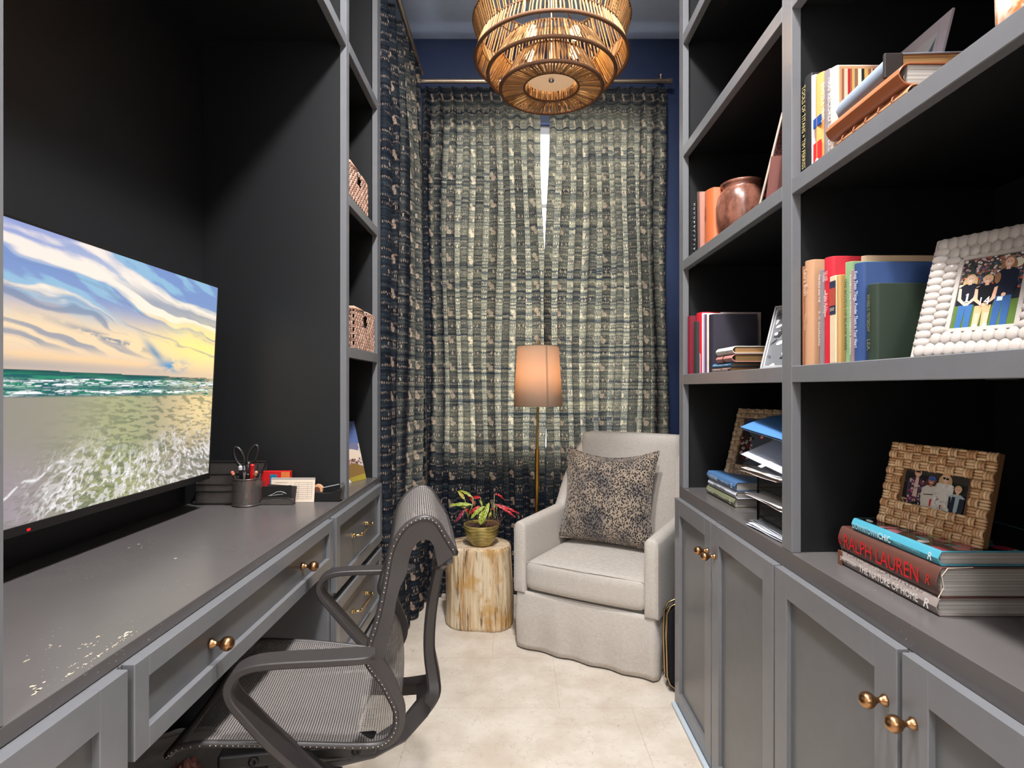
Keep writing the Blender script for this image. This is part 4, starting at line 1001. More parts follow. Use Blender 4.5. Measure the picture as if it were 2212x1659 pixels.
mb.add([(-.0012, y0+(y1-y0)*i/(NX-1), z0+(z1-z0)*j/(NY-1)) for j in range(NY) for i in range(NX)], [(j*NX+i, j*NX+i+1, (j+1)*NX+i+1, (j+1)*NX+i) for j in range(NY-1) for i in range(NX-1)])
t = newmat('lit_screen'); a = t.n('ShaderNodeAttribute', attribute_name='Col'); t.fresh((0.01, .01, .01), .25)
t.t.links.new(a.outputs[0], t.bsdf.inputs['Emission Color']); t.bsdf.inputs['Emission Strength'].default_value = 1.0
me_o = mb.build('screen', t.m, tv)
ca = me_o.data.color_attributes.new('Col', 'FLOAT_COLOR', 'POINT'); flat = np.ones((NX*NY, 4), dtype=np.float32); flat[:, :3] = bc.reshape(-1, 3); ca.data.foreach_set('color', flat.ravel())
mb = MB(); mb.box(.0005, .0018, -.125, -.119, .004, .008); mb.build('standby_light', emit('red_led', (255, 20, 20), 3), tv)
mb = MB(); mb.box(-.098, -.030, -.14, .14, .18, .40); mb.build('wall_mount', BLACKM, tv)

def picture(name, parent, w, h, shapes, y0=0, mat=None, z0=0, x0=0):
    """flat print in the local x-z plane facing -y; shapes = (kind, rgb, params) in 0..1 picture units"""
    mb = MB(); k = 0
    def put(vs, fs, rgb):
        nonlocal k
        b = mb.add([(x0+(a-.5)*w, y0-.00002*k, z0+b_*h) for a, b_ in vs], fs)
        for i in range(len(vs)): mb.col[b+i] = lin(rgb)
        k += 1
    put([(0, 0), (1, 0), (1, 1), (0, 1)], [(0, 1, 2, 3)], shapes[0])
    for sh_ in shapes[1:]:
        kind, rgb, p_ = sh_[0], sh_[1], sh_[2:] if len(sh_) > 3 else sh_[2]
        if kind == 'e':
            cx_, cy_, rx, ry = p_[:4]; ro = p_[4] if len(p_) > 4 else 0; n = 20
            vs = []
            for i in range(n):
                a = 2*math.pi*i/n; ex, ey = rx*math.cos(a), ry*math.sin(a); ex, ey = ex*math.cos(ro)-ey*math.sin(ro)*h/w, ex*math.sin(ro)*w/h+ey*math.cos(ro)
                vs.append((min(1, max(0, cx_+ex)), min(1, max(0, cy_+ey))))
            put(vs, [tuple(range(n))], rgb)
        elif kind == 'p': put([(min(1, max(0, a)), min(1, max(0, b_))) for a, b_ in p_], [tuple(range(len(p_)))], rgb)
        elif kind == 'dots':
            cols = rgb; (ax, bx, ay, by), n, r0, sd = p_; rd = random.Random(sd)
            for i in range(n):
                x, y = rd.uniform(ax, bx), rd.uniform(ay, by); r_ = r0*rd.uniform(.6, 1.4)
                c = rd.choice(cols); vs = [(min(1, max(0, x+r_*math.cos(q))), min(1, max(0, y+r_*w/h*math.sin(q)))) for q in (0, 1.05, 2.1, 3.14, 4.2, 5.2)]
                k0 = k; put(vs, [tuple(range(6))], c); k = k0 if i % 8 else k0+1
    return mb.build(name, mat or print_mat(), parent)
def person(x, y0, hgt, skin, hair, top, legs, w=.16, long_hair=False, extra=None, arms=None):
    """small standing figure inside a photo: returns patches"""
    H_ = hgt; hr = H_*.068; s_ = []
    s_ += [('p', legs, [(x-w*.34, y0), (x-w*.06, y0), (x, y0+H_*.36), (x+w*.06, y0), (x+w*.34, y0), (x+w*.36, y0+H_*.46), (x-w*.36, y0+H_*.46)])]
    if long_hair: s_ += [('e', hair, (x, y0+H_*.85, w*.36, H_*.13))]
    s_ += [('p', top, [(x-w*.40, y0+H_*.42), (x+w*.40, y0+H_*.42), (x+w*.50, y0+H_*.76), (x+w*.22, y0+H_*.82), (x-w*.22, y0+H_*.82), (x-w*.50, y0+H_*.76)])]
    s_ += [('p', arms or skin, [(x-w*.50, y0+H_*.76), (x-w*.36, y0+H_*.74), (x-w*.30, y0+H_*.55), (x-w*.02, y0+H_*.44), (x-w*.06, y0+H_*.40), (x-w*.48, y0+H_*.53)]),
           ('p', arms or skin, [(x+w*.50, y0+H_*.76), (x+w*.36, y0+H_*.74), (x+w*.30, y0+H_*.55), (x+w*.02, y0+H_*.44), (x+w*.06, y0+H_*.40), (x+w*.48, y0+H_*.53)]),
           ('e', skin, (x, y0+H_*.435, w*.10, H_*.028)),
           ('p', skin, [(x-w*.09, y0+H_*.80), (x+w*.09, y0+H_*.80), (x+w*.08, y0+H_*.86), (x-w*.08, y0+H_*.86)]),
           ('e', hair, (x, y0+H_*.925, w*.235, H_*.080)), ('e', skin, (x, y0+H_*.905, w*.195, H_*.070)),
           ('e', tuple(int(c*.45) for c in skin), (x-w*.07, y0+H_*.917, w*.028, H_*.007)), ('e', tuple(int(c*.45) for c in skin), (x+w*.07, y0+H_*.917, w*.028, H_*.007)),
           ('e', (230, 214, 206), (x, y0+H_*.876, w*.075, H_*.010))]
    return s_+(extra or [])

# ---- woven frames
CANE = strands('woven_cane', (176, 120, 74), (246, 214, 170), .35, bump=.2); CANED = strands('woven_cane_pale', (170, 130, 96), (236, 214, 184), .35, bump=.2)
def woven_frame(label, loc, rot, w, h, m, cell, mat, shapes):
    t = thing('woven_picture_frame', label, 'picture frame', loc, rot)
    mb = MB(); mb.box(-w/2, w/2, .004, .014, 0, h); 
    bo = MB(); bo.box(-w/2, w/2, .006, .016, 0, m); bo.box(-w/2, w/2, .006, .016, h-m, h); bo.box(-w/2, -w/2+m, .006, .016, m, h-m); bo.box(w/2-m, w/2, .006, .016, m, h-m)
    fr = bo.build('frame_border', P('cane_backing', (118, 84, 52), .7), t)
    mb = MB(); nx, nz = round(w/cell), round(h/cell); cw, cz = w/nx, h/nz; rd = random.Random(3)
    for i in range(nx):
        for j in range(nz):
            x0, z0 = -w/2+i*cw, j*cz; xc, zc_ = x0+cw/2, z0+cz/2
            if abs(xc) < w/2-m+cw*.15 and m-cz*.15 < zc_ < h-m+cz*.15: continue
            for k in range(3):
                r_ = cw/6.1; n = 7
                if (i+j) % 2: pts = [(x0+cw*(.02+.96*q/(n-1)), .006-.0052*math.sin(math.pi*q/(n-1))**.7, z0+cz*(k+.5)/3) for q in range(n)]
                else: pts = [(x0+cw*(k+.5)/3, .006-.0052*math.sin(math.pi*q/(n-1))**.7, z0+cz*(.02+.96*q/(n-1))) for q in range(n)]
                mb.tube(pts, [r_*.8]+[r_]*(n-2)+[r_*.8], 8)
    # wrapped outer edge
    mb.build('cane_weave', mat, fr, smooth=True)
    ow, oh = w-2*m+.004, h-2*m+.004
    picture('photo_print', t, ow, oh, shapes, y0=.0052, z0=m-.002, mat=print_mat('glossy_photo', .18))
    st_ = MB(); st_.prism([(-.02, 0), (.02, 0), (.035, h*.45), (.02, h*.62), (-.02, h*.62)], .0, .003); o = st_.build('easel_stand', BLACK, t); o.location = (0, .075, 0); o.rotation_euler = (math.radians(26), 0, 0)
    return t
def at_frame(X, Y, Z, phi, tau, w):
    """frame whose bottom-left corner sits at X,Y,Z, bottom edge heading phi, leaning back tau"""
    ph = math.radians(phi); return (X+math.cos(ph)*w/2, Y+math.sin(ph)*w/2, Z), (-math.radians(tau), 0, ph)
fam = [(26, 28, 30), ('p', (60, 56, 52), [(0, .6), (1, .5), (1, .95), (0, 1)]), ('p', (34, 36, 38), [(0, .62), (1, .52), (1, .72), (0, .86)]),
       ('p', (176, 150, 112), [(0, .17), (.12, .16), (.12, .20), (0, .21)]), ('p', (176, 150, 112), [(0, .0), (.13, .16), (.15, .15), (.03, .0)]), ('p', (176, 150, 112), [(.0, .16), (.02, .17), (.14, .01), (.12, .0)])]
fam += person(.21, -.42, 1.40, (206, 160, 132), (58, 44, 38), (70, 52, 70), (20, 20, 24), .30, arms=(74, 56, 74))
fam += [('dots', [(178, 70, 110), (60, 96, 120), (196, 170, 170), (120, 60, 90), (46, 40, 60)], (.09, .34, .12, .68), 90, .016, 4), ('p', (212, 184, 172), [(.175, .28), (.25, .27), (.24, .72), (.19, .72)]), ('p', (30, 22, 22), [(.17, .855), (.25, .855), (.25, .89), (.17, .89)])]
fam += person(.45, -.52, 1.36, (176, 118, 100), (84, 54, 40), (214, 206, 196), (120, 160, 200), .27, True, arms=(208, 200, 190))
fam += [('e', (70, 96, 158), (.455, .765, .060, .055)), ('p', (60, 84, 146), [(.42, .74), (.52, .72), (.53, .75), (.43, .77)]), ('p', (196, 40, 48), [(.475, .12), (.50, .12), (.505, .30), (.47, .28)]), ('p', (40, 36, 48), [(.36, .36), (.51, .39), (.51, .41), (.36, .38)])]
fam += person(.665, -.42, 1.36, (226, 182, 158), (204, 170, 120), (224, 220, 214), (196, 198, 196), .29, True, arms=(228, 226, 222))
fam += [('dots', [(236, 234, 230), (220, 216, 210), (206, 202, 198)], (.54, .60, -.0, .66), 60, .022, 7), ('dots', [(236, 234, 230), (220, 216, 210), (206, 202, 198)], (.73, .80, -.0, .66), 60, .022, 8), ('dots', [(236, 234, 230), (222, 218, 212)], (.56, .78, .50, .66), 50, .024, 9), ('e', (30, 26, 28), (.645, .815, .022, .024)), ('e', (30, 26, 28), (.695, .805, .022, .024)), ('dots', [(50, 46, 46)], (.63, .72, .12, .40), 7, .008, 3)]
fam += person(.88, -.40, 1.10, (228, 182, 156), (206, 168, 112), (168, 186, 194), (26, 28, 34), .24, arms=(40, 44, 56))
fam += [('p', (40, 44, 58), [(.79, .02), (.855, .06), (.86, .44), (.81, .44)]), ('p', (40, 44, 58), [(.91, .06), (.985, .05), (.965, .42), (.92, .42)])]
ZB = .852
l, r_ = at_frame(.674, 1.069, ZB, -77.7, 13.2, .192)
woven_frame('woven cane photo frame of four people standing on the big stacked books', l, r_, .192, .151, .0405, .0158, CANE, fam)
fam2 = [(96, 104, 116), ('p', (60, 74, 120), [(0, .7), (1, .78), (1, 1), (0, 1)]), ('p', (206, 210, 216), [(.35, .86), (.62, .88), (.62, .97), (.35, .95)]), ('p', (206, 196, 186), [(0, .76), (1, .80), (1, .83), (0, .79)]), ('p', (52, 44, 40), [(0, 0), (.25, 0), (.35, .6), (.1, .8), (0, .7)]),
        ('dots', [(140, 40, 48), (60, 50, 60), (190, 180, 170), (70, 50, 40)], (.02, .4, .05, .6), 50, .05, 5), ('e', (200, 40, 60), (.68, .62, .09, .05)), ('e', (236, 230, 230), (.68, .62, .05, .03))]
l, r_ = at_frame(.672, 1.838, .829, -58.4, 19.2, .172)
woven_frame('pale woven photo frame standing behind the letter tray', l, r_, .172, .216, .036, .0150, CANED, fam2)

# ---- white scalloped frame
PEARL = P('pearl_enamel', (180, 171, 165), .22)
w, h, m = .168, .205, .046
l, r_ = at_frame(.598, .872, 1.1452, -62, 22.5, w)
t = thing('scalloped_picture_frame', 'pearly white scalloped photo frame of three people in front of a crowd', 'picture frame', l, r_)
mb = MB(); mb.box(-w/2, w/2, .004, .016, 0, m-.006); mb.box(-w/2, w/2, .004, .016, h-m+.006, h); mb.box(-w/2, -w/2+m-.006, .004, .016, m-.006, h-m+.006); mb.box(w/2-m+.006, w/2, .004, .016, m-.006, h-m+.006)
for ins in (.0085,): pass
bor = mb.build('frame_border', PEARL, t, bevel=.003)
mb = MB()
def rowof(ins, rad, n_w, n_h, tall):
    x0, x1, z0, z1 = -w/2+ins, w/2-ins, ins, h-ins
    for i in range(n_w+1):
        x = x0+(x1-x0)*i/n_w
        for z in (z0, z1): mb.ball((x, .004, z), (rad*.72, tall, rad), 14, 8)
    for j in range(1, n_h):
        z = z0+(z1-z0)*j/n_h
        for x in (x0, x1): mb.ball((x, .004, z), (rad, tall, rad*.72), 14, 8)
rowof(.0125, .0118, 11, 14, .0050); rowof(.0310, .0108, 8, 11, .0046)
mb.build('scallop_beads', PEARL, bor, smooth=True)
mb = MB(); i0 = m-.0065
for a, b, c, d_ in ((-w/2+i0, w/2-i0, i0, i0+.0065), (-w/2+i0, w/2-i0, h-i0-.0065, h-i0), (-w/2+i0, -w/2+i0+.0065, i0, h-i0), (w/2-i0-.0065, w/2-i0, i0, h-i0)): mb.box(a, b, .003, .014, c, d_)
mb.build('inner_lip', PEARL, bor, bevel=.001)
kid = [(60, 64, 58), ('dots', [(200, 160, 160), (90, 60, 60), (40, 44, 60), (214, 200, 190), (170, 80, 60), (70, 90, 120), (150, 120, 110)], (0, 1, .58, 1), 330, .022, 1), ('p', (84, 108, 50), [(0, 0), (1, 0), (1, .36), (0, .33)]), ('p', (30, 32, 36), [(0, .33), (1, .36), (1, .62), (0, .60)]), ('dots', [(206, 74, 50), (60, 60, 66), (196, 190, 180), (60, 90, 120)], (0, 1, .50, .72), 110, .024, 2), ('e', (222, 214, 190), (.86, .84, .09, .065))]
kid += person(.74, .02, .93, (222, 176, 154), (150, 108, 76), (26, 30, 46), (54, 88, 140), .34, True, arms=(26, 30, 46)); kid += [('p', (206, 226, 232), [(.66, .345), (.74, .345), (.74, .40), (.66, .40)]), ('e', (150, 108, 76), (.61, .66, .045, .075))]
kid += person(.20, .02, .74, (224, 186, 164), (206, 174, 124), (30, 32, 42), (60, 100, 150), .32, True); kid += [('p', (236, 236, 236), [(.185, .37), (.215, .37), (.215, .49), (.19, .49), (.17, .47), (.185, .465)]), ('p', (236, 236, 236), [(.165, .37), (.235, .37), (.235, .383), (.165, .383)])]
kid += person(.47, .00, .72, (222, 172, 146), (214, 182, 120), (22, 22, 26), (190, 160, 120), .34); kid += [('p', (222, 172, 146), [(.38, .04), (.44, .04), (.45, .2), (.37, .2)]), ('p', (222, 172, 146), [(.52, .04), (.58, .04), (.59, .2), (.51, .2)]), ('p', (236, 236, 236), [(.37, 0), (.44, 0), (.44, .05), (.37, .05)]), ('p', (236, 236, 236), [(.52, 0), (.59, 0), (.59, .05), (.52, .05)])]
ow, oh = w-2*m+.004, h-2*m+.004
pp = picture('photo_print', t, ow, oh, kid, y0=.0060, z0=m-.002, mat=print_mat('glossy_photo', .18))
WHT = P('white_ink', (238, 238, 238), .5)
text('jersey_number', '14', WHT, pp, (-.006, .0025, m-.002+.30*oh), (1, 0, 0), (0, 0, 1), .0115, .0125)
st_ = MB(); st_.prism([(-.02, 0), (.02, 0), (.035, .09), (.02, .13), (-.02, .13)], 0, .003); o = st_.build('easel_stand', BLACK, t); o.location = (0, .09, 0); o.rotation_euler = (math.radians(28), 0, 0)

# ---- silver frame
w, h = .130, .172
l, r_ = at_frame(.612, 1.432, 1.1452, -62, 20, w)
t = thing('silver_picture_frame', 'thin silver photo frame with a black and white print leaning by the divider', 'picture frame', l, r_)
mb = MB()
for m0, m1, y0 in ((0, .0045, .0), (.0055, .010, .002)):
    mb.box(-w/2+m0, w/2-m0, y0, .012, m0, m1); mb.box(-w/2+m0, w/2-m0, y0, .012, h-m1, h-m0); mb.box(-w/2+m0, -w/2+m1, y0, .012, m1, h-m1); mb.box(w/2-m1, w/2-m0, y0, .012, m1, h-m1)
mb.build('frame_border', P('silver_metal_bright', (225, 225, 228), .3, metal=.5), t, bevel=.0008, seg=1)
sh = [(120, 122, 126)]; rd = random.Random(6)
for k in range(60):
    x, y = rd.random(), rd.random(); g = rd.choice((230, 210, 90, 70, 240, 50)); sh.append(('e', (g, g, g+4), (x, y, rd.uniform(.03, .12), rd.uniform(.012, .035), rd.uniform(.3, 1.2))))
picture('photo_print', t, w-.02, h-.02, sh, y0=.008, z0=.01, mat=print_mat('glossy_photo', .18))

# ================================================================== BOOKS
def book(label, L, T, D, cover, pages, loc, rot, group=None, cov2=None, name='book', round_=.3, over=.003):
    """local z = height of the spine, y = thickness, x = depth behind the spine"""
    t = thing(name, label, 'book', loc, rot, group)
    bd = .0022; b_ = min(T*round_, .012); mb = MB(); n = 7
    outer = [(D, 0), (.004, 0)]+[(-b_*math.sin(math.pi*k/(n+1))+.004*abs(math.cos(math.pi*k/(n+1))), T/2-T/2*math.cos(math.pi*k/(n+1))) for k in range(1, n+1)]+[(.004, T), (D, T)]
    inner = [(D, T-bd), (.006, T-bd)]+[(-b_*math.sin(math.pi*k/(n+1))+.004*abs(math.cos(math.pi*k/(n+1)))+.002, T/2+(T/2-bd)*math.cos(math.pi*k/(n+1))) for k in range(1, n+1)]+[(.006, bd), (D, bd)]
    poly = outer+inner
    m = len(poly); vs = [(x, y, 0) for x, y in poly]+[(x, y, L) for x, y in poly]; h_ = len(outer); fs = []
    for i in range(m): fs.append((i, (i+1) % m, (i+1) % m+m, i+m))
    for k in range(h_-1): fs.append((k, m-1-k, m-2-k, k+1)); fs.append((k+m, k+1+m, m-2-k+m, m-1-k+m))
    mb.add(vs, fs); mb.build('cover', cover, t, smooth='auto', bevel=.0006 if L > .1 else 0, seg=1)
    pb = MB(); pb.box(.004, D-over, bd+.0002, T-bd-.0002, over, L-over); pb.build('page_block', pages, t)
    return t
def stand(label, X, Y, Z, L, T, D, rgb, pages=None, rough=.6, lean=0, **kw):
    """book standing upright, spine to the room, Y = near face"""
    m_ = P('cover_%d_%d_%d' % tuple(rgb), rgb, rough, var=.05, vs=90, bump=.15, bs=500, bd=.0004)
    return book(label, L, T, D, m_, pages or PG_W, (X, Y, Z), (lean, 0, 0), kw.get('group'), name=kw.get('name', 'book'), round_=kw.get('round_', .18))
def flat(label, X, Yfar, Z, L, T, D, rgb, pages=None, rough=.5, yaw=0, **kw):
    """book lying flat, spine to the room; local z runs towards the camera"""
    m_ = kw.get('mat') or P('cover_%d_%d_%d' % tuple(rgb), rgb, rough, var=.05, vs=90, bump=.12, bs=500, bd=.0004)
    return book(label, L, T, D, m_, pages or PG_W2, (X, Yfar, Z), Euler((math.pi/2, 0, yaw)), kw.get('group'), round_=kw.get('round_', .12), name=kw.get('name', 'book'))
PG_W2 = pages_mat('book_pages_flat', (196, 190, 184), 1)
INK = {}
def ink(rgb, metal=0): return P('ink_%d_%d_%d' % tuple(rgb), rgb, .5, metal)
def spine_v(t, s_, rgb, a, b, T, L, k=.6, off=.5, x=None, shear=0):
    """text running down an upright spine between heights a..b (fractions from the top)"""
    hgt = T*k; z0 = L*(1-a); x = -min(T*.18, .012)-.0004 if x is None else x
    return text('spine_lettering', s_, ink(rgb), t, (x, T*off+hgt/2, z0), (0, 0, -1), (0, -1, 0), L*(b-a), hgt, font_shear=shear)
def spine_h(t, s_, rgb, a, b, T, L, k=.55, off=.5, rr=.12, shear=0):
    hgt = T*k; x = -min(T*rr, .012)-.0004
    return text('spine_lettering', s_, ink(rgb), t, (x, T*off-hgt/2, L*a), (0, 0, 1), (0, 1, 0), L*(b-a), hgt, font_shear=shear)
S4, S3 = 1.1449, 1.5358
# --- near bay, shelf of upright cloth books
def ybk(u, X=.600): return F*X/(u-1110)
def hgt(v, Y, Z): return EYE-(v-837)*Y/F-Z
G1 = 'upright books on the shelf beside the white frame'
BKS = [  # u left, u right, v top, depth, colour, label
    (1728, 1733, 576, .14, (150, 92, 58), 'thin rust woven book hard against the shelf divider'),
    (1733.5, 1752, 564, .15, (190, 144, 110), 'tan cloth book with pale lettering, second from the divider'),
    (1764, 1774.5, 583, .13, (132, 120, 124), 'grey book with white lettering between tan and red books'),
    (1775, 1795, 557, .155, (196, 28, 48), 'tall bright red cloth book with white marks on its spine')]
for u0, u1, vt, D, rgb, lab in BKS:
    y1, y0 = ybk(u0), ybk(u1); T = y1-y0-.0006; L = hgt(vt, (y0+y1)/2, S4); t = stand(lab, .604, y0, S4, L, T, D, rgb, group=G1)
    if 'tan cloth' in lab: spine_v(t, 'Laura Bush', (238, 214, 190), .08, .33, T, L, .40); spine_v(t, 'Witness', (222, 184, 150), .50, .66, T, L, .30)
    if 'grey book' in lab: spine_v(t, 'THE FIELD AND THE', (236, 232, 232), .05, .34, T, L, .42); spine_v(t, 'R. O. GYLANDERS', (236, 232, 232), .44, .80, T, L, .34)
    if 'red cloth' in lab:
        spine_v(t, 'THE LADIES', (240, 214, 210), .13, .22, T, L, .5); spine_v(t, 'Rabbit Holiday', (244, 226, 222), .34, .52, T, L, .55); spine_v(t, '. .', (244, 226, 222), .30, .56, T, L, .1)
y0 = ybk(1811); t = stand('short cream spined book with a red and navy label', .602, y0, S4, hgt(593, y0, S4), ybk(1791)-y0-.004, .13, (190, 150, 92), PG_T, group=G1)
L, T = hgt(593, y0, S4), ybk(1791)-y0-.004
CRM = P('cream_cloth', (222, 198, 164), .8, bump=.3, bs=500); mb = MB(); b_ = min(T*.18, .012)
mb.box(-b_-.0004, -b_+.004, T*.12, T*.88, .0, L); mb.build('spine_cloth', CRM, t, bevel=.002)
mb = MB(); mb.box(-b_-.0008, -b_, T*.14, T*.86, L*.56, L*.94); lb = mb.build('spine_label', ink((46, 48, 74)), t); mb = MB(); mb.box(-b_-.0011, -b_-.0002, T*.14, T*.86, L*.66, L*.86); mb.build('label_panel', P('label_red', (176, 70, 52), .6, var=.4, vs=300), lb)
text('spine_lettering', 'ZANE GREY', ink((230, 214, 190)), lb, (-b_-.0012, T*.78, L*.60), (0, -1, 0), (0, 0, 1), T*.55, .006)
y0 = ybk(1836); y1 = ybk(1821.5); L = hgt(564, y0, S4); T = y1-y0-.0006; t = stand('sage green book with dark capital lettering', .602, y0, S4, L, T, .14, (128, 158, 112), group=G1); spine_v(t, 'THE BOYDS OF BLACK RIVER', (44, 66, 48), .16, .88, T, L, .40)
ya = ybk(1808); t = stand('big cream book set back behind the green one, its cover edge showing on top', .640, y1+.0006, S4, hgt(559, 1.075, S4), .014, .205, (206, 176, 146), group=G1)
y1 = y0-.0006; y0 = ybk(1843.5); L = hgt(582, y0, S4); T = y1-y0; t = stand('thin mauve book with white capitals beside the blue one', .600, y0, S4, L, T, .13, (150, 122, 128), group=G1); spine_v(t, 'SUDDENLY ONE MORNING CHARLES R. SWINDOLL', (244, 240, 238), .05, .92, T, L, .5)
y1 = y0-.0008; y0 = ybk(1866); L = hgt(565, y0, S4); T = y1-y0; t = stand('large royal blue book with white script lettering', .600, y0, S4, L, T, .235, (44, 72, 124), group=G1); spine_v(t, 'Keep These Things, Ponder Them in Your Heart', (232, 236, 244), .08, .86, T, L, .42, shear=.2)
y1 = y0-.006; y0 = ybk(1895, .601); L = hgt(611, y0, S4); T = y1-y0; t = stand('dark forest green book, nearest upright book to the white frame', .601, y0, S4, L, T, .17, (34, 50, 36), group=G1); spine_v(t, 'WHERE IS YESTERDAY', (128, 128, 90), .13, .62, T, L, .28); spine_v(t, 'LEA', (128, 128, 90), .72, .86, T, L, .28)
# --- near bay, upper shelf
G2 = 'upright books at the far end of the upper right shelf'
def b3(u0, u1, vt, D, rgb, lab, X=.602, **kw):
    y1, y0 = ybk(u0, X), ybk(u1, X); T = y1-y0-.0006; L = hgt(vt, y0, S3); t = stand(lab, X, y0, S3, L, T, D, rgb, group=G2, **kw); return t, L, T
t, L, T = b3(1733, 1750, 156, .15, (20, 20, 22), 'black book with long gold lettering against the divider', round_=.02); spine_v(t, 'TOOLS OF TITANS × TIM FERRISS', (206, 186, 120), .10, .93, T, L, .42, .45)
b3(1750.5, 1757, 160, .14, (206, 190, 196), 'thin pale pink book between the black and the orange one', round_=.1)
t, L, T = b3(1759.5, 1776, 153, .13, (232, 158, 86), 'orange and red paperback with a blue label', round_=.12); mb = MB(); mb.box(-.0030, -.0005, T*.02, T*.98, 0, L*.27); mb.build('red_band', ink((214, 40, 44)), t); mb = MB(); mb.box(-.0032, -.0005, T*.02, T*.98, L*.44, L*.54); mb.build('blue_label', ink((20, 74, 150)), t); mb = MB(); mb.lathe([(.0001, -.0034), (.0055, -.0034), (.0055, -.001)], 16, (0, T*.5, .012), 'x'); mb.build('white_disc', ink((236, 226, 214)), t)
t, L, T = b3(1776.5, 1789, 147, .14, (128, 118, 122), 'grey lilac book with white lettering and a dark edge', round_=.05); spine_v(t, 'BOOZE & VINYL', (238, 234, 236), .13, .55, T, L, .55, .55)
t, L, T = b3(1790, 1805, 140, .22, (222, 196, 180), 'big square book whose cover is printed with record sleeves', round_=.1); spine_v(t, '1000 RECORD COVERS', (246, 238, 230), .10, .92, T, L, .5)
sh = [(196, 150, 110)]; rd = random.Random(11); x = .02
while x < .98:
    wd = rd.uniform(.012, .035); sh.append(('p', rd.choice([(236, 214, 180), (60, 44, 40), (206, 160, 90), (180, 40, 40), (120, 104, 92), (226, 200, 150), (40, 36, 38), (214, 186, 160), (150, 96, 70)]), [(x, .02), (x+wd, .02), (x+wd, .97), (x, .97)])); x += wd
pc = picture('cover_print', t, .21, L*.97, sh, y0=-.0004, z0=L*.015, x0=.112, mat=print_mat())
text('cover_lettering', 'MICHAEL', ink((240, 236, 230)), pc, (.098, -.0022, L*.90), (1, 0, 0), (0, 0, 1), .05, .009)
G3 = 'books lying in the slanting stack on the upper right shelf'
t = flat('tan leather book with raised ribs, bottom of the upper shelf stack', .603, 1.060, S3, .19, .0255, .15, (196, 142, 104), PG_G, .35, group=G3, round_=.3)
mb = MB()
for k in (.12, .3, .48, .66, .84): mb.tube([(-.0015, .0015, .19*k), (-.0088, .007, .19*k), (-.0108, .0125, .19*k), (-.0088, .0185, .19*k), (-.0015, .024, .19*k)], .0013, 6)
tag(mb.build('spine_ribs', P('rib_brown', (150, 88, 60), .4), t), kind='stuff')
t = flat('brown leather ring binder, middle of the upper shelf stack', .598, 1.080, S3+.026, .205, .034, .17, (168, 98, 62), PG_W2, .35, group=G3, round_=.4)
mb = MB()
for k in (.012, .03): 
    n = 14; mb.tube([(.016+.012*math.cos(2*math.pi*i/n), .017+.012*math.sin(2*math.pi*i/n), .205-k) for i in range(n+1)], .0013, 6, cap=False)
tag(mb.build('binder_rings', BRASSL, t, smooth=True), kind='stuff')
t = flat('blue grey cloth book with gilt page edges on top of the upper shelf stack', .612, 1.085, S3+.0605, .165, .040, .15, (124, 136, 152), PG_G, .7, yaw=-.05, group=G3, round_=.2)
mb = MB(); mb.box(-.0092, .02, .0, .0405, .159, .1655); mb.build('worn_spine_edge', P('worn_black_leather', (34, 28, 26), .6, var=.4), t, bevel=.002)
# leaning mounted photo, orange cup
t = thing('mounted_photo', 'white mounted photo card leaning on the back wall above the stacked books', 'photo', (.700, 1.083, S3+.001), (-math.radians(14), 0, math.radians(-90)))
mb = MB(); mb.box(-.098, .098, 0, .004, 0, .222); mb.build('mount_board', P('lilac_board', (206, 194, 200), .7), t)
picture('photo_print', t, .15, .17, [(214, 210, 208), ('e', (60, 54, 56), (.30, .55, .10, .07, .6)), ('e', (226, 220, 214), (.31, .50, .06, .06)), ('e', (60, 54, 56), (.52, .62, .10, .07, .6)), ('e', (226, 220, 214), (.53, .57, .06, .06)), ('p', (110, 120, 130), [(.8, .2), (.97, .1), (.97, .95), (.86, .8)]), ('p', (40, 74, 130), [(.82, .1), (.92, .1), (.92, .6), (.84, .6)]), ('p', (30, 30, 34), [(.78, .0), (.80, .0), (.86, .66), (.84, .66)])], y0=-.0005, z0=.025)
t = thing('cup', 'orange and white glazed cup at the near end of the upper right shelf', 'cup', (.657, .728, S3))
OR = newmat('orange_glaze'); o_ = OR.obj(); OR.fresh(OR.mix(OR.step(OR.noise(o_, 30, 3, .6, 1), .42, .55), lin((214, 130, 70)), lin((236, 216, 196))), .15)
mb = MB(); mb.lathe([(.0001, .001), (.028, .001), (.031, .006), (.036, .04), (.037, .085), (.0345, .086), (.033, .04), (.028, .008), (.0001, .007)], 32); mb.build('cup_body', OR.m, t, smooth=True)

# --- far bay, upper shelf: notebooks, jar, boxes
G4 = 'upright books in the far bay beside the brown jar'
y0, y1 = 1.908, 1.926
t = thing('spiral_notebook', 'black spiral bound notebook at the far end of the jar shelf', 'notebook', (.600, y0, S3), (0, 0, 0))
mb = MB(); mb.box(.006, .14, 0, .012, 0, .185); mb.build('covers', BLACK, t); 
mb = MB()
for k in range(12):
    z = .012+k*.0148; mb.tube([(.002+.007*math.cos(a), .006+.009*math.sin(a), z) for a in np.linspace(.6, 5.7, 12)], .0011, 5)
tag(mb.build('spiral_binding', CHROME, t, smooth=True), kind='stuff')
t = stand('thin dark brown book leaning beside the spiral notebook', .603, 1.868, S3, .205, .014, .14, (92, 66, 58), lean=-.03, group=G4)
t = stand('thin rose brown book between the dark one and the orange one', .603, 1.846, S3, .196, .012, .14, (176, 120, 104), lean=-.03, group=G4)
y1, y0 = ybk(1524, .602), ybk(1541, .602); L = hgt(404, y0, S3); t = stand('orange brown leather book beside the brown jar', .602, y0, S3, L, y1-y0, .12, (196, 104, 62), rough=.35, group=G4); spine_v(t, 'HOLY BIBLE', (130, 60, 40), .30, .55, y1-y0, L, .22)
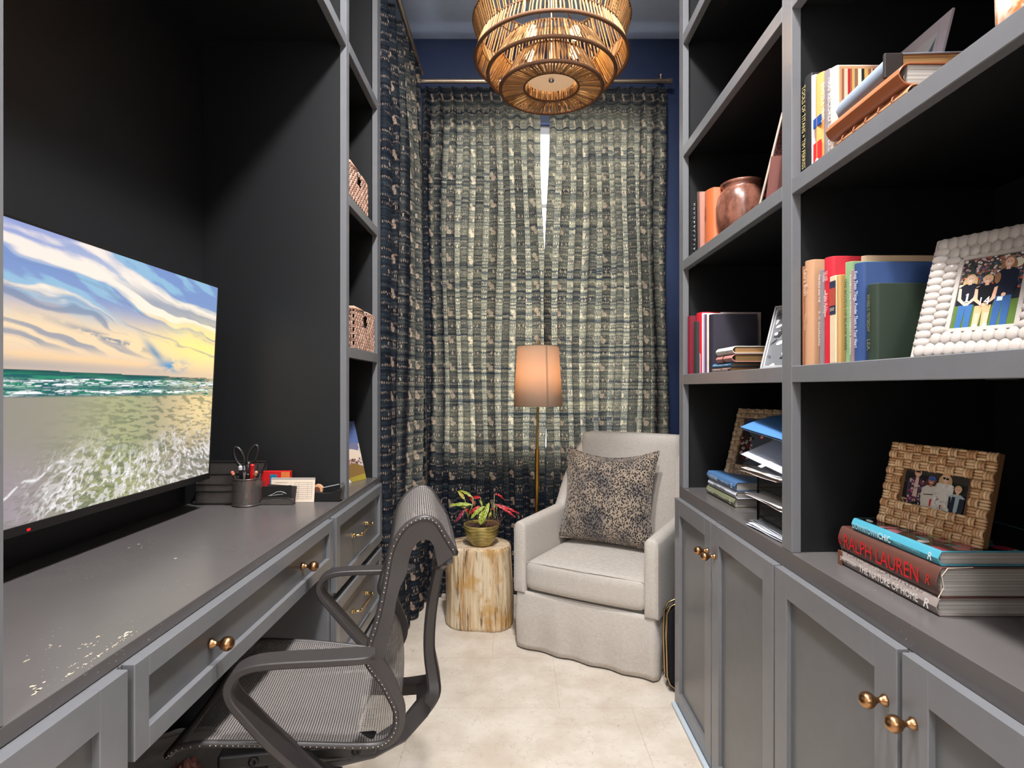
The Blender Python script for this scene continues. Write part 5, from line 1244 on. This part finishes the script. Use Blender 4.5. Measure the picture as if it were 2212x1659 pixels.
t = thing('stoneware_jar', 'brown glazed stoneware jar on the far right shelf', 'jar', (.677, 1.702, S3))
JAR = newmat('brown_salt_glaze'); o_ = JAR.obj(); JAR.fresh(JAR.mix(JAR.step(JAR.noise(JAR.mapv(o_, (1, 1, .5)), 22, 5, .65), .35, .65), lin((84, 50, 40)), lin((140, 92, 76))), .25); JAR.bump(JAR.noise(o_, 40, 3), .15, .002)
mb = MB(); mb.lathe([(.0001, .001), (.058, .001), (.066, .02), (.073, .06), (.074, .10), (.068, .132), (.058, .146), (.054, .152), (.058, .160), (.062, .166), (.058, .169), (.052, .162), (.050, .150), (.060, .13), (.0001, .06)], 48); mb.build('jar_body', JAR.m, t, smooth=True)
t = stand('reddish brown boxed book leaning against the divider on the jar shelf', .612, 1.345, S3+.0005, .100, .052, .13, (128, 80, 74), lean=.30, group=None, name='boxed_book')
t = thing('patterned_board', 'dark red patterned board leaning behind the brown box by the divider', 'board', (.705, 1.440, S3+.001), (.62, 0, 0))
tm = newmat('dark_red_pattern'); o_ = tm.obj(); v = tm.n('ShaderNodeTexVoronoi', feature='DISTANCE_TO_EDGE'); tm.put(v.inputs['Vector'], o_); v.inputs['Scale'].default_value = 90; tm.fresh(tm.mix(tm.step(v.outputs[0], .02, .1), lin((150, 60, 56)), lin((50, 26, 28))), .5)
mb = MB(); mb.box(-.09, .09, 0, .008, 0, .23); mb.build('board_face', tm.m, t, bevel=.001); mb = MB(); mb.box(-.0925, -.0905, -.001, .009, 0, .23); mb.build('pale_edge', ink((206, 190, 176)), t)
# --- far bay, shelf with slim books and silver frame
G5 = 'slim books standing at the far end of the silver frame shelf'
def b5(u0, u1, vt, D, rgb, lab, X=.606):
    y1, y0 = ybk(u0, X), ybk(u1, X); L = hgt(vt, y0, S4); t = stand(lab, X, y0, S4, L, y1-y0-.0006, D, rgb, group=G5, round_=.1); return t, L, y1-y0-.0006
b5(1484.5, 1490, 682, .12, (120, 26, 44), 'dark crimson slim book at the very far end of the silver frame shelf', .590)
b5(1498, 1503, 694, .10, (44, 48, 46), 'short charcoal slim book beside the crimson one', .592)
t, L, T = b5(1503.5, 1515, 674, .15, (206, 30, 50), 'red slim book with a white corner triangle'); mb = MB(); mb.prism([(T*.1, L*.0), (T*.98, L*.12), (T*.98, L*.5), (T*.55, L*.45), (T*.1, L*.3)], -.0022, -.0005, 'yz'); mb.build('lilac_patch', ink((196, 160, 180)), t)
b5(1515.5, 1518.5, 676, .14, (222, 216, 220), 'first white slim book after the red one'); b5(1519, 1521.5, 678, .13, (140, 140, 180), 'lavender blue slim book between two pale ones'); b5(1522, 1525.5, 679, .13, (104, 58, 74), 'plum coloured slim book next to the pale strip')
b5(1526, 1529.5, 677, .12, (222, 214, 204), 'cream slim book touching the navy one')
t, L, T = b5(1530, 1540, 678, .135, (46, 42, 54), 'wide navy book facing out behind the short stack')
t = thing('board', 'pale grey board standing behind the navy book', 'board', (.700, ybk(1530)+.004, S4)); mb = MB(); mb.box(-.06, .064, .0, .003, 0, .188); mb.build('board_sheet', ink((196, 182, 180)), t)
G6 = 'books lying flat beside the silver frame'
t = flat('brown paperback lying at the bottom beside the silver frame', .604, 1.752, S4, .150, .0135, .11, (120, 84, 72), PG_T, group=G6); spine_h(t, 'CRIMINAL CRIME', (232, 214, 206), .08, .9, .0135, .150, .6)
t = flat('blue and white paperback lying second from the bottom', .604, 1.746, S4+.0137, .148, .0115, .11, (70, 140, 186), PG_T, group=G6); spine_h(t, 'mississippi sissy', (236, 240, 244), .08, .9, .0115, .148, .45)
t = flat('pink cloth book with a brown band lying in the short stack', .608, 1.705, S4+.0254, .125, .0225, .11, (190, 132, 124), PG_G, group=G6, round_=.4); mb = MB(); mb.tube([(.004, .0, .058), (-.0065, .004, .058), (-.0092, .011, .058), (-.0065, .018, .058), (.004, .0225, .058)], .0016, 6); mb.build('brown_band', ink((74, 44, 34)), t)
t = flat('white book with green title lying on top of the short stack', .606, 1.708, S4+.0482, .130, .021, .12, (220, 220, 218), PG_T, group=G6, round_=.3, yaw=.0); spine_h(t, 'leaving', (150, 176, 150), .08, .52, .021, .130, .5, .42, .3); spine_h(t, 'HOME', (70, 70, 74), .66, .80, .021, .130, .2, .3, .3)
# --- far bay counter: three design books + letter tray
G7 = 'design books under the pale woven frame'
c0 = ZC+.0004
t = flat('olive green design book, bottom of the three on the far counter', .634, 1.886, c0, .236, .0255, .20, (122, 126, 98), PG_W2, .45, group=G7); spine_h(t, 'Magnolia Table', (232, 232, 222), .06, .30, .0255, .236, .5); spine_h(t, 'HOLLY WILLIAMS', (214, 216, 204), .50, .74, .0255, .236, .2); spine_h(t, 'E', (232, 232, 222), .88, .93, .0255, .236, .5)
t = flat('white design book with black serif title, middle of the three on the far counter', .636, 1.876, c0+.0258, .234, .0225, .20, (206, 210, 222), PG_W2, .45, group=G7); spine_h(t, 'Right at Home', (40, 42, 52), .25, .66, .0225, .234, .75)
t = flat('blue design book with white lettering, top of the three on the far counter', .634, 1.880, c0+.0486, .240, .0255, .21, (72, 112, 158), PG_W2, .4, group=G7); spine_h(t, 'A LOVED TABLE', (232, 238, 244), .08, .42, .0255, .240, .4); spine_h(t, 'KIMBERLY WHITMAN', (206, 218, 232), .54, .80, .0255, .240, .2); spine_h(t, 'E', (232, 238, 244), .88, .93, .0255, .240, .5)
MBX = lattice_mat('black_wire_lattice', (40, 42, 46), (240, 240), .5, .6)
def latbox(mb, x0, x1, y0, y1, z0, z1, faces='xXyYz'):
    def q(p, a, b): mb.grid(lambda s_, t_: tuple(p[i]+a[i]*s_+b[i]*t_ for i in range(3)), 1, 1, lambda s_, t_: (s_*math.dist((0, 0, 0), a), t_*math.dist((0, 0, 0), b)))
    if 'x' in faces: q((x0, y0, z0), (0, y1-y0, 0), (0, 0, z1-z0))
    if 'X' in faces: q((x1, y0, z0), (0, y1-y0, 0), (0, 0, z1-z0))
    if 'y' in faces: q((x0, y0, z0), (x1-x0, 0, 0), (0, 0, z1-z0))
    if 'Y' in faces: q((x0, y1, z0), (x1-x0, 0, 0), (0, 0, z1-z0))
    if 'z' in faces: q((x0, y0, z0), (x1-x0, 0, 0), (0, y1-y0, 0))
def wire(parent, x0, x1, y0, y1, zs, name='wire_rim', r=.0022):
    mb = MB()
    for z in zs: mb.tube([(x0, y0, z), (x1, y0, z), (x1, y1, z), (x0, y1, z), (x0, y0, z)], r, 6)
    for x, y in ((x0, y0), (x1, y0), (x1, y1), (x0, y1)): mb.tube([(x, y, zs[0]), (x, y, zs[-1])], r, 6)
    return mb.build(name, BLACKM, parent)
lt = thing('letter_tray', 'black wire mesh letter tray crammed with papers on the far counter', 'letter tray', (.618, 1.2480, ZC))
tx, ty = .24, .205
mb = MB(); latbox(mb, 0, tx, 0, ty, .020, .064); mb.build('mesh_bin', MBX, lt); wire(lt, 0, tx, 0, ty, (.020, .064))
mb = MB(); latbox(mb, 0, tx, 0, ty, .092, .130); mb.build('mesh_bin', MBX, lt); wire(lt, 0, tx, 0, ty, (.092, .130))
mb = MB()
for x, y in ((0, 0), (tx, 0), (tx, ty), (0, ty)): mb.tube([(x, y, 0), (x, y, .095)], .003, 6)
mb.build('corner_posts', BLACKM, lt)
def sheets(label, loc, n, w, d, seed, curl, jit=.012, dz=.0009, rgb=(226, 226, 230), kind='paper_pile', zmax=None):
    rd = random.Random(seed); t = thing(kind, label, 'papers', loc)
    for k in range(n):
        ox, oy, a = rd.uniform(-jit, jit), rd.uniform(-jit, jit), rd.uniform(-.06, .06); c = curl*rd.uniform(.3, 1.2); mm = P('paper_%d' % (k % 3), [(228, 228, 232), (226, 214, 204), (210, 216, 228)][k % 3], .75)
        mb = MB(); mb.grid(lambda s_, t_: (ox+(s_*w)*math.cos(a)-(t_*d)*math.sin(a), oy+(s_*w)*math.sin(a)+(t_*d)*math.cos(a), k*dz+.0006+c*((1-s_)**3)*(.5+.5*t_)+.0008*math.sin(s_*7+t_*9+k)), 10, 8)
        mb.build('sheet', mm, t, smooth=True)
    return t
sheets('loose papers fanned out on the counter under the letter tray', (.600, 1.2660, ZC), 12, .22, .185, 3, .002)
sheets('papers drooping from the lower bin of the letter tray', (.600, 1.2670, ZC+.066), 13, .22, .185, 5, .004, .014)
sheets('envelopes and papers spilling from the top bin of the letter tray', (.598, 1.2700, ZC+.132), 11, .20, .18, 9, .008, .018)
t = thing('card', 'large pale grey card propped on the letter tray papers', 'card', (.600, 1.258, ZC+.150), (math.radians(8), math.radians(-22), math.radians(4)))
mb = MB(); mb.box(0, .16, 0, .20, 0, .0012); mb.build('card_sheet', P('pale_grey_card', (190, 196, 210), .6), t); mb = MB(); mb.box(-.012, .02, .085, .100, .0013, .0018); mb.build('white_tab', PAPER, t)
t = thing('folder', 'blue folder lying open over the pale card on the letter tray', 'folder', (.598, 1.258, ZC+.228), (math.radians(5), math.radians(-10), math.radians(6)))
mb = MB(); mb.grid(lambda s_, t_: (s_*.17, t_*.20, .012*math.sin(math.pi*s_)), 8, 2); mb.build('folder_cover', P('blue_card', (78, 130, 190), .5), t, solid=.001); mb = MB(); mb.grid(lambda s_, t_: (s_*.17+.004, t_*.20, -.006+.008*math.sin(math.pi*s_)), 8, 2); mb.build('folder_leaf', P('pale_blue_card', (160, 184, 220), .5), t, solid=.0008)
# --- near counter: three big books
G8 = 'large decorating books under the woven frame of four people'
tau_m = P('taupe_jacket', (150, 138, 134), .35)
t = flat('taupe decorating book with white capitals, bottom of the near stack', .639, 1.127, c0, .261, .0270, .24, (148, 136, 132), PG_W2, .32, group=G8, round_=.08); spine_h(t, 'JEFFREY DUNGAN', (236, 228, 220), .035, .235, .027, .261, .36); spine_h(t, 'THE NATURE OF HOME', (240, 234, 228), .27, .86, .027, .261, .46); spine_h(t, 'R', (244, 240, 236), .905, .95, .027, .261, .55, shear=.3)
mb = MB(); mb.box(-.0030, -.0005, .0, .027, 0, .012); mb.build('brown_corner', ink((110, 72, 52)), t)
t = flat('thick brown book with red capitals in the near counter stack', .6415, 1.127, c0+.0274, .262, .0465, .25, (98, 64, 56), PG_W2, .28, group=G8, round_=.12); spine_h(t, 'RALPH LAUREN', (206, 26, 34), .085, .86, .0465, .262, .55); spine_h(t, 'RL', (206, 26, 34), .02, .05, .0465, .262, .4); spine_h(t, 'R', (206, 40, 40), .915, .95, .0465, .262, .35, shear=.3)
mb = MB(); mb.tube([(-.002, .001, .2622), (.006, .016, .2624), (.003, .034, .2624), (.012, .0455, .2624), (.05, .0468, .2624)], .0008, 5); mb.build('jacket_edge', ink((226, 206, 190)), t)
t = flat('turquoise book with a colourful cover, top of the near counter stack', .645, 1.095, c0+.0742, .224, .0225, .25, (84, 172, 196), PG_W2, .35, group=G8, round_=.08)
spine_h(t, 'DOWNTOWN', (176, 220, 232), .03, .37, .0225, .224, .5); spine_h(t, 'CHIC', (240, 248, 250), .375, .52, .0225, .224, .5); spine_h(t, 'ROBERT NOVOGRATZ', (120, 190, 206), .56, .84, .0225, .224, .22); spine_h(t, 'R', (236, 244, 246), .91, .95, .0225, .224, .55, shear=.3)
sh = [(30, 28, 32)]; rd = random.Random(2)
for k in range(46): sh.append(('e', rd.choice([(176, 60, 84), (150, 190, 130), (96, 170, 184), (206, 120, 140), (60, 60, 70), (220, 214, 206), (190, 206, 150)]), (rd.uniform(0, .5), rd.random(), rd.uniform(.02, .09), rd.uniform(.02, .07), rd.uniform(0, 3))))
pc = picture('cover_print', t, .235, .218, sh, y0=0, mat=print_mat('glossy_cover', .2)); pc.rotation_euler = (0, 0, 0)
for v in pc.data.vertices: x, y, z = v.co; v.co = (.125+x, .02255-y*.3, .003+z)
# ================================================================== BASKETS, CANVAS
SEAG = strands('seagrass', (120, 82, 66), (214, 176, 156), .7)
def basket(label, loc, w, h, d):
    t = thing('wicker_basket', label, 'basket', loc, group='wicker baskets on the narrow shelves'); WK = SEAG
    cell = .0125; mb = MB()
    def strand(a, b, nrm, r_): 
        a, b, nrm = Vector(a), Vector(b), Vector(nrm); mb.tube([a.lerp(b, q/4)+nrm*(.0026*math.sin(math.pi*q/4)) for q in range(5)], r_, 6)
    nz = round(h/cell*1.1); nw = round(w/cell); hz = h/nz
    # front face at x=0 facing +x, side faces at y=0 facing -y and y=w facing +y
    for (o0, ax, nrm, L) in (((0, 0, 0), (0, 1, 0), (1, 0, 0), w), ((0, 0, 0), (-1, 0, 0), (0, -1, 0), d), ((0, w, 0), (-1, 0, 0), (0, 1, 0), d), ((-d, 0, 0), (0, 1, 0), (-1, 0, 0), w)):
        n = round(L/cell); c_ = L/n; ax = Vector(ax); o0 = Vector(o0)
        for j in range(nz):
            for i in range(n):
                s0 = i*c_
                if nrm[0] == 1 and abs(s0+c_/2-w/2) < .028 and h*.60 < (j+.5)*hz < h*.93: continue
                if (i+j) % 2 == 0: strand(o0+ax*(s0-.001)+Vector((0, 0, (j+.32)*hz)), o0+ax*(s0+c_+.001)+Vector((0, 0, (j+.32)*hz)), nrm, hz*.20); strand(o0+ax*(s0-.001)+Vector((0, 0, (j+.78)*hz)), o0+ax*(s0+c_+.001)+Vector((0, 0, (j+.78)*hz)), nrm, hz*.17)
                else: strand(o0+ax*(s0+c_*.5)+Vector((0, 0, j*hz-.002)), o0+ax*(s0+c_*.5)+Vector((0, 0, (j+1)*hz+.002)), nrm, c_*.22)
    mb.build('woven_sides', WK, t, smooth=True)
    mb = MB(); mb.box(-d+.006, -.006, .006, w-.006, .002, .008); mb.box(-d+.004, -d+.008, .004, w-.004, .008, h*.98); mb.box(-.010, -.006, .004, w*.5-.03, .008, h-.004); mb.box(-.010, -.006, w*.5+.03, w-.004, .008, h-.004); mb.box(-.010, -.006, w*.5-.03, w*.5+.03, .008, h*.55); mb.build('lining', P('dark_lining', (34, 24, 22), .9), t)
    mb = MB(); rm = [(0, 0), (0, w*.5-.026)], [(0, w*.5+.026), (0, w), (-d, w), (-d, 0), (0, 0)]
    for r0 in rm: mb.tube([(x, y, h) for x, y in r0], .0062, 8)
    mb.build('rim', P('seagrass_rim', (206, 158, 132), .7, var=.4, vs=200, bump=1, bs=160, bd=.004), t, smooth=True)
    mb = MB(); mb.tube([(.0, w*.5-.030, h), (0, w*.5+.030, h)], .0042, 10); mb.build('handle', WHITE, t, smooth=True)
    return t
basket('wicker basket with white handle on the upper narrow shelf', (XL-.003, 1.822, 1.7108), .228, .108, .30)
basket('wicker basket with white handle on the middle narrow shelf', (XL-.006, 1.890, 1.2292), .266, .134, .30)
ph = math.atan2(.094, .04)
t = thing('canvas_print', 'small canvas of sky and wooden posts leaning in the lower narrow shelf', 'canvas print', (-.557-.125*math.cos(ph), 2.168-.125*math.sin(ph), ZC+.0005), (-math.radians(15), 0, ph))
mb = MB(); mb.box(-.125, .125, .0005, .020, 0, .225); mb.build('canvas_block', PAPER, t, bevel=.001)
mb = MB(); rd = random.Random(5)
sky = [(206, 196, 190), ('p', (96, 116, 168), [(0, .5), (.0, 1), (1, 1), (1, .62), (.85, .55), (.7, .62)]), ('e', (226, 206, 190), (.5, .6, .2, .12)), ('e', (120, 120, 150), (.86, .56, .12, .08)), ('e', (232, 210, 190), (.7, .42, .3, .12)), ('p', (140, 108, 60), [(0, 0), (1, 0), (1, .22), (.8, .30), (0, .26)]), ('dots', [(90, 60, 60), (200, 150, 140), (120, 90, 80)], (.6, 1, .28, .36), 40, .015, 3), ('p', (170, 150, 60), [(.4, 0), (1, 0), (1, .10), (.5, .06)]), ('p', (240, 232, 216), [(.30, .45), (.36, .45), (.66, 0), (.56, 0)]), ('p', (222, 206, 184), [(.1, .72), (.16, .74), (.34, .44), (.30, .42)]), ('p', (90, 66, 40), [(.36, .44), (.37, .44), (.67, 0), (.66, 0)])]
picture('painted_face', t, .25, .225, sky, y0=0)

# ================================================================== DESK THINGS
MBG = lattice_mat('grey_wire_lattice', (136, 128, 124), (330, 330), .42, .7)
zd = ZC
def cyl(mb, c, r, z0, z1, n=40): mb.grid(lambda s_, t_: (c[0]+r*math.cos(2*math.pi*s_), c[1]+r*math.sin(2*math.pi*s_), z0+(z1-z0)*t_), n, 1, lambda s_, t_: (s_*2*math.pi*r, t_*(z1-z0)))
pc_ = thing('pencil_cup', 'round grey mesh pencil cup full of pens and scissors', 'pencil cup', (-.786, 1.690, zd))
mb = MB(); cyl(mb, (0, 0), .0385, .004, .078); mb.build('mesh_wall', MBG, pc_, smooth=True)
RIM = P('gunmetal_rim', (110, 104, 100), .3, metal=.8)
for z in (.003, .079):
    mb = MB(); mb.tube([(.0387*math.cos(a), .0387*math.sin(a), z) for a in np.linspace(0, 2*math.pi, 37)], .0021, 8, cap=False); mb.build('rim', RIM, pc_, smooth=True)
mb = MB(); mb.lathe([(.0001, .001), (.038, .001), (.038, .003), (.0001, .003)], 32); mb.build('cup_base', RIM, pc_)
cupw = Vector((-.786, 1.690, zd))
def pen(label, a, b, r, rgb, cap=None, tip=None, cat='pen', name='pen', metal=0):
    t = thing(name, label, cat, cupw, group=None); a, b = Vector(a), Vector(b); d_ = b-a
    mb = MB(); mb.tube([a, b-d_.normalized()*.012], r, 10); mb.build('barrel', P('pen_%d_%d_%d' % tuple(rgb), rgb, .3, metal), t, smooth='auto')
    mb = MB(); mb.tube([b-d_.normalized()*.012, b-d_.normalized()*.003, b], [r*1.08, r*1.08, r*.5], 10); mb.build('end', P('pen_%d_%d_%d' % tuple(cap or rgb), cap or rgb, .3), t, smooth='auto')
pen('red marker standing in the pencil cup', (.005, .005, .005), (.022, -.012, .122), .0062, (206, 24, 34), (190, 20, 30), name='marker', cat='marker')
pen('black pen in the middle of the pencil cup', (-.010, .0, .005), (-.010, -.020, .118), .0052, (24, 24, 26), (200, 200, 204))
pen('silver ballpoint pen beside the black pen', (.0, -.005, .005), (.004, -.026, .112), .0048, (190, 186, 182), (60, 60, 64), metal=.7)
pen('copper ended pen leaning right in the pencil cup', (.0, .002, .008), (.036, -.016, .102), .0044, (150, 92, 66), (206, 140, 110), metal=.5)
pen('rose capped pen leaning left in the pencil cup', (.006, -.008, .008), (-.036, -.018, .102), .0044, (40, 34, 34), (206, 120, 96))
pen('black marker leaning right in front in the pencil cup', (-.010, -.006, .006), (.018, -.030, .098), .0056, (20, 20, 20))
pen('slim black stylus rising at the back of the pencil cup', (.012, .015, .006), (.029, .010, .122), .0022, (36, 36, 40), name='stylus', cat='stylus')
sc_ = thing('scissors', 'black handled scissors standing handles up in the pencil cup', 'scissors', cupw+Vector((-.006, .012, 0)))
HB = P('scissor_handle', (34, 30, 30), .35)
for s_, lab in ((-1, 'handle'), (1, 'handle')):
    mb = MB(); c0_ = Vector((s_*.020-.002, 0, .140+(.006 if s_ > 0 else 0))); n = 20
    pts = []
    for i in range(n+1):
        a = 2*math.pi*i/n; ex, ez = .0125*math.cos(a), .030*math.sin(a); ti = -s_*.38; pts.append(c0_+Vector((ex*math.cos(ti)-ez*math.sin(ti), 0, ex*math.sin(ti)+ez*math.cos(ti))))
    mb.tube(pts, .0048, 8, cap=False); mb.tube([c0_+Vector((-s_*.012, 0, -.02)), (s_*.003, 0, .09), (-s_*.002, 0, .075)], [.005, .0055, .004], 8); mb.build('handle', HB, sc_, smooth=True)
    mb = MB(); mb.prism([(-s_*.006, .010), (s_*.004, .078), (-s_*.006, .080), (-s_*.009, .012)], s_*.0012-.0008, s_*.0012+.0008); mb.build('blade', CHROME, sc_)
# organiser behind the cup
og = thing('desk_organizer', 'tiered grey wire mesh desk organizer behind the pencil cup', 'desk organizer', (-.935, 1.690, zd))
def lat_panel(mb, w, y, z0, z1): latbox(mb, 0, w, y, y, z0, z1, 'y')
mb = MB(); latbox(mb, 0, .175, 0, 0, .004, .060, 'y'); latbox(mb, 0, .175, .035, .035, .01, .085, 'y'); latbox(mb, 0, .175, .072, .072, .01, .118, 'y')
def q2(p, a, b): mb.grid(lambda s_, t_: tuple(p[i]+a[i]*s_+b[i]*t_ for i in range(3)), 1, 1, lambda s_, t_: (s_*math.dist((0, 0, 0), a), t_*math.dist((0, 0, 0), b)))
q2((0, 0, .004), (0, .072, 0), (0, 0, .06)); q2((.175, 0, .004), (0, .072, 0), (0, 0, .06)); q2((0, 0, .004), (.175, 0, 0), (0, .072, 0))
mb.build('mesh_panel', MBG, og)
GUN = P('dark_gunmetal', (62, 60, 60), .4, metal=.6)
mb = MB()
for y, z in ((0, .060), (.035, .085), (.072, .118), (0, .004)): mb.tube([(0, y, z), (.175, y, z)], .0026, 8)
for x in (0, .175): mb.tube([(x, 0, .004), (x, 0, .06), (x, .035, .085), (x, .072, .118), (x, .072, .004), (x, 0, .004)], .0026, 8)
mb.tube([(-.002, -.001, .040), (.177, -.001, .040)], .0024, 8)
mb.build('wire_frame', GUN, og, smooth='auto')
# red box, planner card, card holder, tape dispenser
t = thing('red_box', 'red flat box with a blue label standing behind the pencil cup', 'box', (-.738, 1.752, zd), (0, 0, 0))
mb = MB(); mb.box(-.034, .055, 0, .018, .0005, .090); mb.build('carton', P('red_carton', (206, 34, 38), .35), t, bevel=.0015); mb = MB(); mb.box(.012-.018, .012+.003, -.0012, .0002, .016, .080); lb = mb.build('blue_label', P('teal_label', (30, 120, 160), .4), t, bevel=.0005)
text('label_lettering', 'VAN STICK', ink((226, 236, 240)), lb, (.0035, -.0014, .024), (0, 0, 1), (-1, 0, 0), .046, .006)
mb = MB(); mb.box(.028, .054, -.0006, .0002, .066, .088); mb.build('gold_corner', P('gold_foil', (214, 120, 60), .4, var=.4, vs=200), t)
t = thing('appointment_card', 'white ruled appointment card leaning at the back of the desk', 'card', (-.668, 1.728, zd+.0004), (-math.radians(9), 0, 0))
mb = MB(); mb.box(-.066, .066, 0, .0025, 0, .073); mb.build('card_sheet', P('ivory_card', (226, 208, 190), .5), t, bevel=.0004)
mb = MB()
for k in range(9): mb.box(.005, .058, -.0004, 0, .010+k*.006, .0105+k*.006)
for x in (.005, .018, .045, .058): mb.box(x, x+.0005, -.0004, 0, .010, .058)
for k in range(5): mb.box(-.055, -.055+.03+.008*(k % 3), -.0004, 0, .022+k*.009, .023+k*.009)
tag(mb.build('ruled_lines', ink((140, 128, 124)), t), kind='stuff'); mb = MB(); mb.box(-.066, .066, -.0006, .0, .068, .0728); mb.build('grey_top_strip', ink((170, 162, 158)), t)
t = thing('card_holder', 'small grey mesh business card holder in front of the ruled card', 'card holder', (-.700, 1.700, zd))
mb = MB(); latbox(mb, -.048, .048, -.010, -.010, .001, .019, 'y'); latbox(mb, -.048, .048, -.010, .014, .001, .019, 'xXz'); mb.build('mesh_tray', MBG, t)
mb = MB(); mb.tube([(-.050, -.010, .001), (-.047, -.010, .014), (-.038, -.010, .020), (.038, -.010, .020), (.047, -.010, .014), (.050, -.010, .001)], .0019, 8); mb.tube([(-.048, -.010, .002), (.048, -.010, .002), (.048, .014, .002), (-.048, .014, .002), (-.048, -.010, .002)], .0016, 6); mb.build('wire_rim', GUN, t, smooth='auto')
t = thing('business_card', 'black business card with a white car outline in the card holder', 'card', (-.703, 1.700, zd+.0035), (-math.radians(8), math.radians(-3), 0))
mb = MB(); mb.box(-.044, .044, .0, .0006, 0, .050); mb.build('card_stock', BLACK, t)
mb = MB(); mb.tube([(-.024, -.0004, .022), (-.012, -.0004, .026), (.0, -.0004, .032), (.012, -.0004, .0335), (.022, -.0004, .030), (.029, -.0004, .026)], .0005, 5); mb.tube([(-.018, -.0004, .022), (.0, -.0004, .024), (.020, -.0004, .025)], .0004, 5); mb.build('car_outline', WHT, t)
text('card_lettering', '- - - - - - - -', ink((170, 170, 170)), t, (-.014, -.0003, .010), (1, 0, 0), (0, 0, 1), .034, .0022)
t = thing('business_card', 'second dark business card poking out behind the black one', 'card', (-.694, 1.704, zd+.0035), (-math.radians(8), math.radians(4), 0))
mb = MB(); mb.box(-.044, .044, .0, .0006, 0, .052); mb.build('card_stock', P('dark_card', (50, 40, 40), .5), t)
t = thing('tape_dispenser', 'black desk tape dispenser at the far right corner of the desktop', 'tape dispenser', (-.587, 1.752, zd)); t.scale = (.8, .8, .8)
mb = MB(); mb.prism([(-.050, .001), (.072, .001), (.078, .010), (.084, .050), (.072, .048), (.056, .040), (.036, .034), (.015, .034), (-.012, .038), (-.030, .046), (-.047, .048), (-.052, .040)], -.021, .021); mb.build('dispenser_body', BLACK, t, bevel=.003)
TAPE = P('clear_amber_tape', (222, 170, 130), .3); mb = MB(); mb.lathe([(.0125, -.009), (.021, -.009), (.021, .009), (.0125, .009), (.0125, -.009)], 32, (-.014, 0, .042), 'y'); mb.build('tape_roll', TAPE, t, smooth='auto')
mb = MB(); mb.lathe([(.0001, -.010), (.0122, -.010), (.0122, .010), (.0001, .010)], 24, (-.014, 0, .042), 'y'); mb.build('hub', P('brown_hub', (110, 62, 48), .4), t, smooth='auto')
mb = MB(); mb.prism([(.002, .049), (.074, .0645), (.075, .0655), (.002, .050)], -.009, .009); mb.build('tape_strip', P('tape_film', (196, 196, 200), .2), t)
mb = MB(); mb.prism([(.070, .064), (.079, .066), (.084, .056), (.078, .008), (.0795, .008), (.0865, .058), (.081, .069), (.072, .067)], -.012, .012); mb.build('cutter', CHROME, t)

# ================================================================== MAGAZINE RACK
t = thing('magazine_rack', 'black magazine rack with brass frame between the armchair and cabinets', 'magazine rack', (.560, 2.062, 0), (0, 0, 0))
LEATH = P('black_leather', (24, 24, 30), .4)
mb = MB(); mb.prism([(-.006, .04), (.03, .012), (.26, .012), (.30, .05), (.30, .30), (.03, .312), (-.004, .285)], .006, .012); mb.build('side_panel', LEATH, t)
mb = MB(); mb.prism([(-.006, .04), (.03, .012), (.26, .012), (.30, .05), (.30, .30), (.03, .312), (-.004, .285)], .038, .043); mb.build('side_panel', LEATH, t)
mb = MB(); mb.box(.02, .28, .012, .038, .012, .016); mb.build('bottom_panel', LEATH, t)
for y in (.006, .044):
    mb = MB(); mb.tube([(.07, y, .322), (.03, y, .322), (.006, y, .312), (-.008, y, .285), (-.010, y, .20), (-.006, y, .06), (.004, y, .032), (.035, y, .004), (.07, y, .004), (.25, y, .004), (.30, y, .05), (.31, y, .29), (.27, y, .322), (.07, y, .322)], .0042, 10, cap=False); mb.build('brass_frame', P('antique_brass', (176, 150, 110), .25, metal=1), t, smooth=True)
mg = thing('magazine', 'dark magazine with white masthead slouching out of the magazine rack', 'magazine', (.575, 2.078, .075), (math.radians(3), math.radians(24), 0))
mb = MB(); mb.box(0, .20, 0, .008, 0, .145); mb.build('cover', P('magazine_cover', (70, 46, 40), .3, var=.4, vs=40), mg, bevel=.001); mb = MB(); mb.box(-.003, .0, .0005, .0075, 0, .145); mb.build('page_edges', PAPER, mg)
text('masthead', 'RETROSPECT', WHT, mg, (.012, -.0006, .12), (0, 0, -1), (1, 0, 0), .10, .011)
